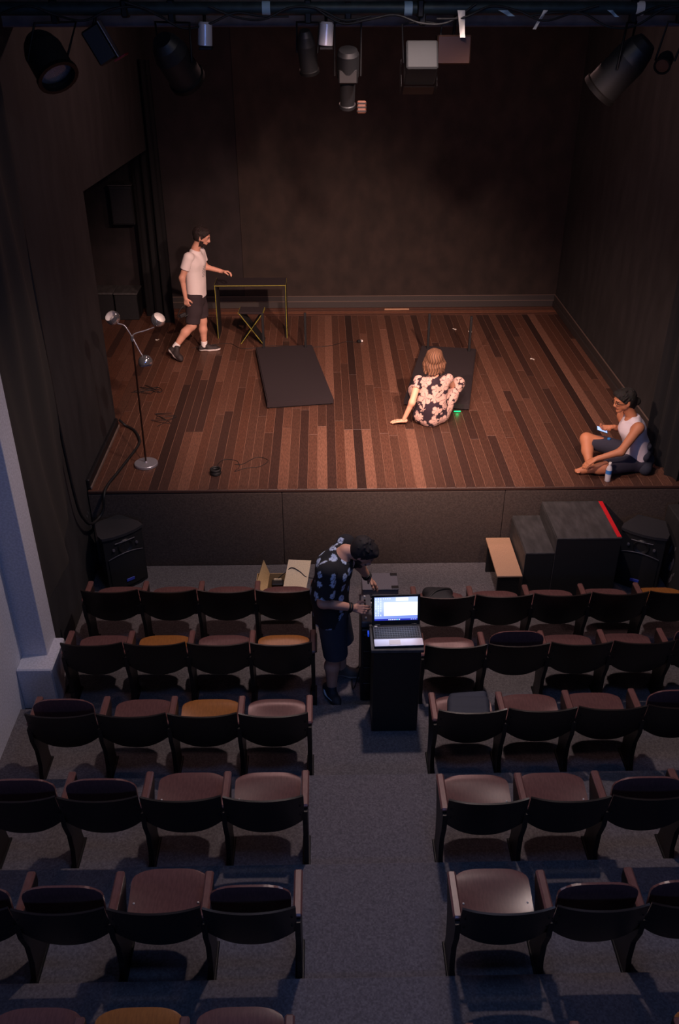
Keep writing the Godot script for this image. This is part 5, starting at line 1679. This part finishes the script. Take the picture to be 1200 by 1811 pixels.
	sh.nets([[V(3.40, 1.06, -8.46), V(3.40, 1.06, -8.52), 0.125, 0.12], [hipF, kF + cF * 0.06, 0.105, 0.086]], 0.05, 0.010, [Plane(cF, cF.dot(kF)), Plane(Vector3.UP, 1.24), Plane(Vector3.DOWN, -STAGE_Y - 0.003)], func(_p: Vector3) -> Color: return dk)
	put(sh, "shorts", M.cloth, t)
	hair_cap(t, hc, hf, V(-0.15, 1, 0), hairc, 0.012, [[hc + V(0.10, 0.0, -0.01), hc + V(0.135, -0.01, -0.01), 0.055, 0.045], [hc + V(0.07, -0.05, 0.0), hc + V(0.09, -0.06, 0.0), 0.05, 0.04]])
	# glasses
	var f := hf.normalized()
	var u := (V(-0.15, 1, 0) - f * V(-0.15, 1, 0).dot(f)).normalized()
	var r := f.cross(u)
	var gl := MB.new()
	for s in [-1.0, 1.0]:
		var ring := []
		for j in 17:
			var a := TAU * j / 16
			ring.append(hc + r * (s * 0.032 + cos(a) * 0.021) + u * (0.010 + sin(a) * 0.017) + f * 0.106)
		gl.tube(ring, 0.0022, 6, false)
		gl.tube([hc + r * (s * 0.053) + u * 0.014 + f * 0.106, hc + r * (s * 0.083) + u * 0.014 + f * 0.06, hc + r * (s * 0.085) + u * 0.012 - f * 0.01], 0.0022, 6)
	gl.tube([hc - r * 0.011 + u * 0.012 + f * 0.107, hc + r * 0.011 + u * 0.012 + f * 0.107], 0.0022, 6)
	put(gl, "glasses", M.iron, t)
	# phone in the far hand
	var pm := mat("phone_glow", rgb(150, 190, 255), 0.3)
	pm.emission_enabled = true
	pm.emission = rgb(160, 195, 255)
	pm.emission_energy_multiplier = 0.9
	var ph := thing("phone", "lit smartphone held by the person sitting cross-legged", "phone", V(3.025, 1.315, -8.68))
	var pb := Basis(V(0, 0, 1), deg_to_rad(-20.0)) * Basis(V(1, 0, 0), deg_to_rad(20.0))
	put(MB.new().box(Vector3.ZERO, V(0.135, 0.009, 0.068), 0.004, pb), "case", M.black_plastic, ph)
	put(MB.new().box(pb * V(0, 0.005, 0), V(0.120, 0.002, 0.060), 0.0008, pb), "screen", pm, ph)
	var li := OmniLight3D.new()
	li.name = "phone_light"
	li.light_color = rgb(160, 195, 255)
	li.light_energy = 0.004
	li.light_size = 0.03
	li.omni_range = 12.0
	li.omni_attenuation = 2.0
	li.shadow_enabled = true
	ph.add_child(li)
	li.position = pb * V(0, 0.02, 0)
	var cp := thing("bottle_cap", "small blue cap resting on the cross-legged person's shorts", "cap", V(3.09, 1.235, -8.60))
	put(MB.new().lathe([Vector2(0.016, 0), Vector2(0.018, 0.004), Vector2(0.018, 0.016), Vector2(0.015, 0.02), Vector2(0, 0.02)], 16), "cap_body", M.blue_cap, cp)

func technician() -> void:
	var t := thing("person", "person in black flowered shirt bending over the equipment in the aisle", "person", V(0, 0, 0))
	var skin := lin(196, 144, 122)
	var hairc := lin(26, 20, 22)
	var body := MB.new()
	var nk := V(0.165, 1.475, -6.10)
	var shN := V(0.015, 1.41, -5.905)
	var elN := V(-0.02, 1.14, -5.85)
	var wrN := V(0.225, 1.042, -5.90)
	var shF := V(0.175, 1.43, -6.28)
	var elF := V(0.295, 1.16, -6.36)
	var wrF := V(0.375, 1.00, -6.39)
	var hipN := V(0.045, 0.88, -6.0)
	var knN := V(0.08, 0.49, -5.985)
	var anN := V(0.045, 0.10, -5.985)
	var hipF := V(0.07, 0.88, -6.18)
	var knF := V(0.14, 0.48, -6.20)
	var anF := V(0.14, 0.10, -6.245)
	var P := chain([V(0.055, 0.90, -6.09), V(0.04, 1.08, -6.09), V(0.075, 1.34, -6.09), nk], [0.13, 0.125, 0.125, 0.062])
	P.append_array(chain([V(0.06, 1.34, -6.0), shN, elN, wrN], [0.085, 0.064, 0.048, 0.032]))
	P.append_array(chain([V(0.13, 1.34, -6.19), shF, elF, wrF], [0.085, 0.064, 0.046, 0.031]))
	P.append_array(chain([hipN, knN, V(0.05, 0.34, -5.99), anN], [0.095, 0.068, 0.066, 0.042]))
	P.append_array(chain([hipF, knF, V(0.12, 0.34, -6.22), anF], [0.095, 0.066, 0.064, 0.042]))
	body.nets(P, 0.03, 0.0105, [], func(_p: Vector3) -> Color: return skin)
	var hc := V(0.302, 1.465, -6.085)
	var hf := V(0.66, -0.72, 0.20)
	head(body, hc, hf, V(0.72, 0.66, 0.0), nk + V(0.02, 0.0, 0), {"skin": skin, "hair": hairc, "lips": lin(170, 104, 92), "beard": true})
	hand(body, wrN, V(0.95, -0.22, 0.0), V(0.2, -0.5, -0.8), V(0.3, 0.7, -0.5), 0.35, skin, 0.1)
	hand(body, wrF, V(0.68, -0.72, 0.0), V(-0.5, -0.7, 0.2), V(0.0, 0.2, 0.9), 0.3, skin, 0.1)
	put(body, "body", M.skin, t)
	# shirt with small pale flowers
	var dark := lin(24, 24, 32)
	var print_ := func(p: Vector3) -> Color:
		var v := bloom(p, 0.098, 0.037, 5, 5)
		if v == 0.0:
			return dark
		return lin(176, 192, 220) if v > 0.0 and v < 0.72 else lin(84, 92, 122)
	var S := chain([V(0.045, 0.84, -6.09), V(0.03, 1.08, -6.09), V(0.075, 1.33, -6.09), V(0.12, 1.42, -6.10)], [0.155, 0.152, 0.148, 0.10])
	S.append_array(chain([V(0.03, 0.84, -6.0), V(0.02, 1.08, -5.99), V(0.05, 1.33, -5.98), V(0.02, 1.40, -5.925)], [0.13, 0.13, 0.115, 0.085]))
	S.append_array(chain([V(0.07, 0.84, -6.18), V(0.06, 1.08, -6.19), V(0.125, 1.33, -6.20), V(0.165, 1.415, -6.265)], [0.13, 0.13, 0.115, 0.085]))
	var shirt := MB.new()
	var nl := V(0.62, 0.78, 0.1).normalized()
	shirt.nets(S, 0.05, 0.0085, [Plane(nl, nl.dot(V(0.165, 1.435, -6.09))), Plane(Vector3.DOWN, -0.83)], print_)
	var dn := (elN - shN).normalized()
	var sl := shN.lerp(elN, 0.80)
	shirt.nets([[shN, sl + dn * 0.05, 0.088, 0.088]], 0.02, 0.0085, [Plane(dn, dn.dot(sl))], print_)
	var df := (elF - shF).normalized()
	var sf := shF.lerp(elF, 0.80)
	shirt.nets([[shF, sf + df * 0.05, 0.086, 0.084]], 0.02, 0.0085, [Plane(df, df.dot(sf))], print_)
	put(shirt, "shirt", M.cloth, t)
	var dk := lin(50, 54, 64)
	var sh := MB.new()
	for a in [[hipN, knN], [hipF, knF]]:
		var c: Vector3 = (a[1] - a[0]).normalized()
		var e: Vector3 = a[0].lerp(a[1], 1.06)
		sh.nets([[V(0.055, 0.90, -6.07), V(0.055, 0.90, -6.11), 0.145, 0.145], [a[0], e + c * 0.06, 0.125, 0.105]], 0.05, 0.0105, [Plane(c, c.dot(e)), Plane(Vector3.UP, 0.95)], func(_p: Vector3) -> Color: return dk)
	put(sh, "shorts", M.cloth, t)
	hair_cap(t, hc, hf, V(0.72, 0.66, 0.0), hairc, 0.016, [])
	for a in [[wrN, elN], [wrF, elF]]:
		var d: Vector3 = (a[1] - a[0]).normalized()
		var o := d.cross(Vector3.UP).normalized()
		var q := d.cross(o)
		var wb := MB.new()
		for k in 2:
			var ring := []
			for j in 17:
				var an := TAU * j / 16
				ring.append(a[0] + d * (0.02 + k * 0.02) + o * (cos(an) * 0.037) + q * (sin(an) * 0.037))
			wb.tube(ring, 0.008, 8, false)
		put(wb, "wristband", M.rubber, t)
	var up := lin(36, 38, 46)
	var s1 := shoe(t, V(0.005, 0.026, -6.045), V(0.11, 0.026, -5.81), V(0.04, 0.10, -5.985), Vector3.DOWN, up, lin(52, 56, 66))
	var sw := MB.new()
	sw.tube(spline([V(-0.026, 0.055, -6.02), V(-0.012, 0.038, -5.96), V(0.02, 0.044, -5.90), V(0.045, 0.060, -5.845)], 5), [0.001, 0.003, 0.006, 0.008, 0.009, 0.010, 0.010, 0.009, 0.009, 0.008, 0.007, 0.006, 0.005, 0.004, 0.003, 0.002], 6)
	put(sw, "swoosh_mark", M.blue_tape, s1)
	shoe(t, V(0.105, 0.026, -6.245), V(0.375, 0.026, -6.225), V(0.14, 0.10, -6.245), Vector3.DOWN, lin(84, 76, 70), lin(170, 160, 150))

func _ready() -> void:
	var cam := Camera3D.new()
	cam.name = "camera"
	cam.fov = 60.04
	cam.position = Vector3(0, 5.52, 0)
	cam.rotation_degrees = Vector3(-31.0, -1.1, 0)
	cam.near = 0.05
	cam.far = 60.0
	add_child(cam)
	cam.current = true
	var we := WorldEnvironment.new()
	we.name = "environment"
	var e := Environment.new()
	e.background_mode = Environment.BG_COLOR
	e.background_color = Color.BLACK
	e.tonemap_mode = Environment.TONE_MAPPER_LINEAR
	e.tonemap_exposure = 1.0
	e.sdfgi_enabled = true
	e.ssao_enabled = true
	e.ssil_enabled = true
	we.environment = e
	add_child(we)
	make_materials()
	build_room()
	build_stage()
	build_rig()
	build_drapes()
	build_seats()
	build_stage_props()
	build_hall_props()
	build_people()
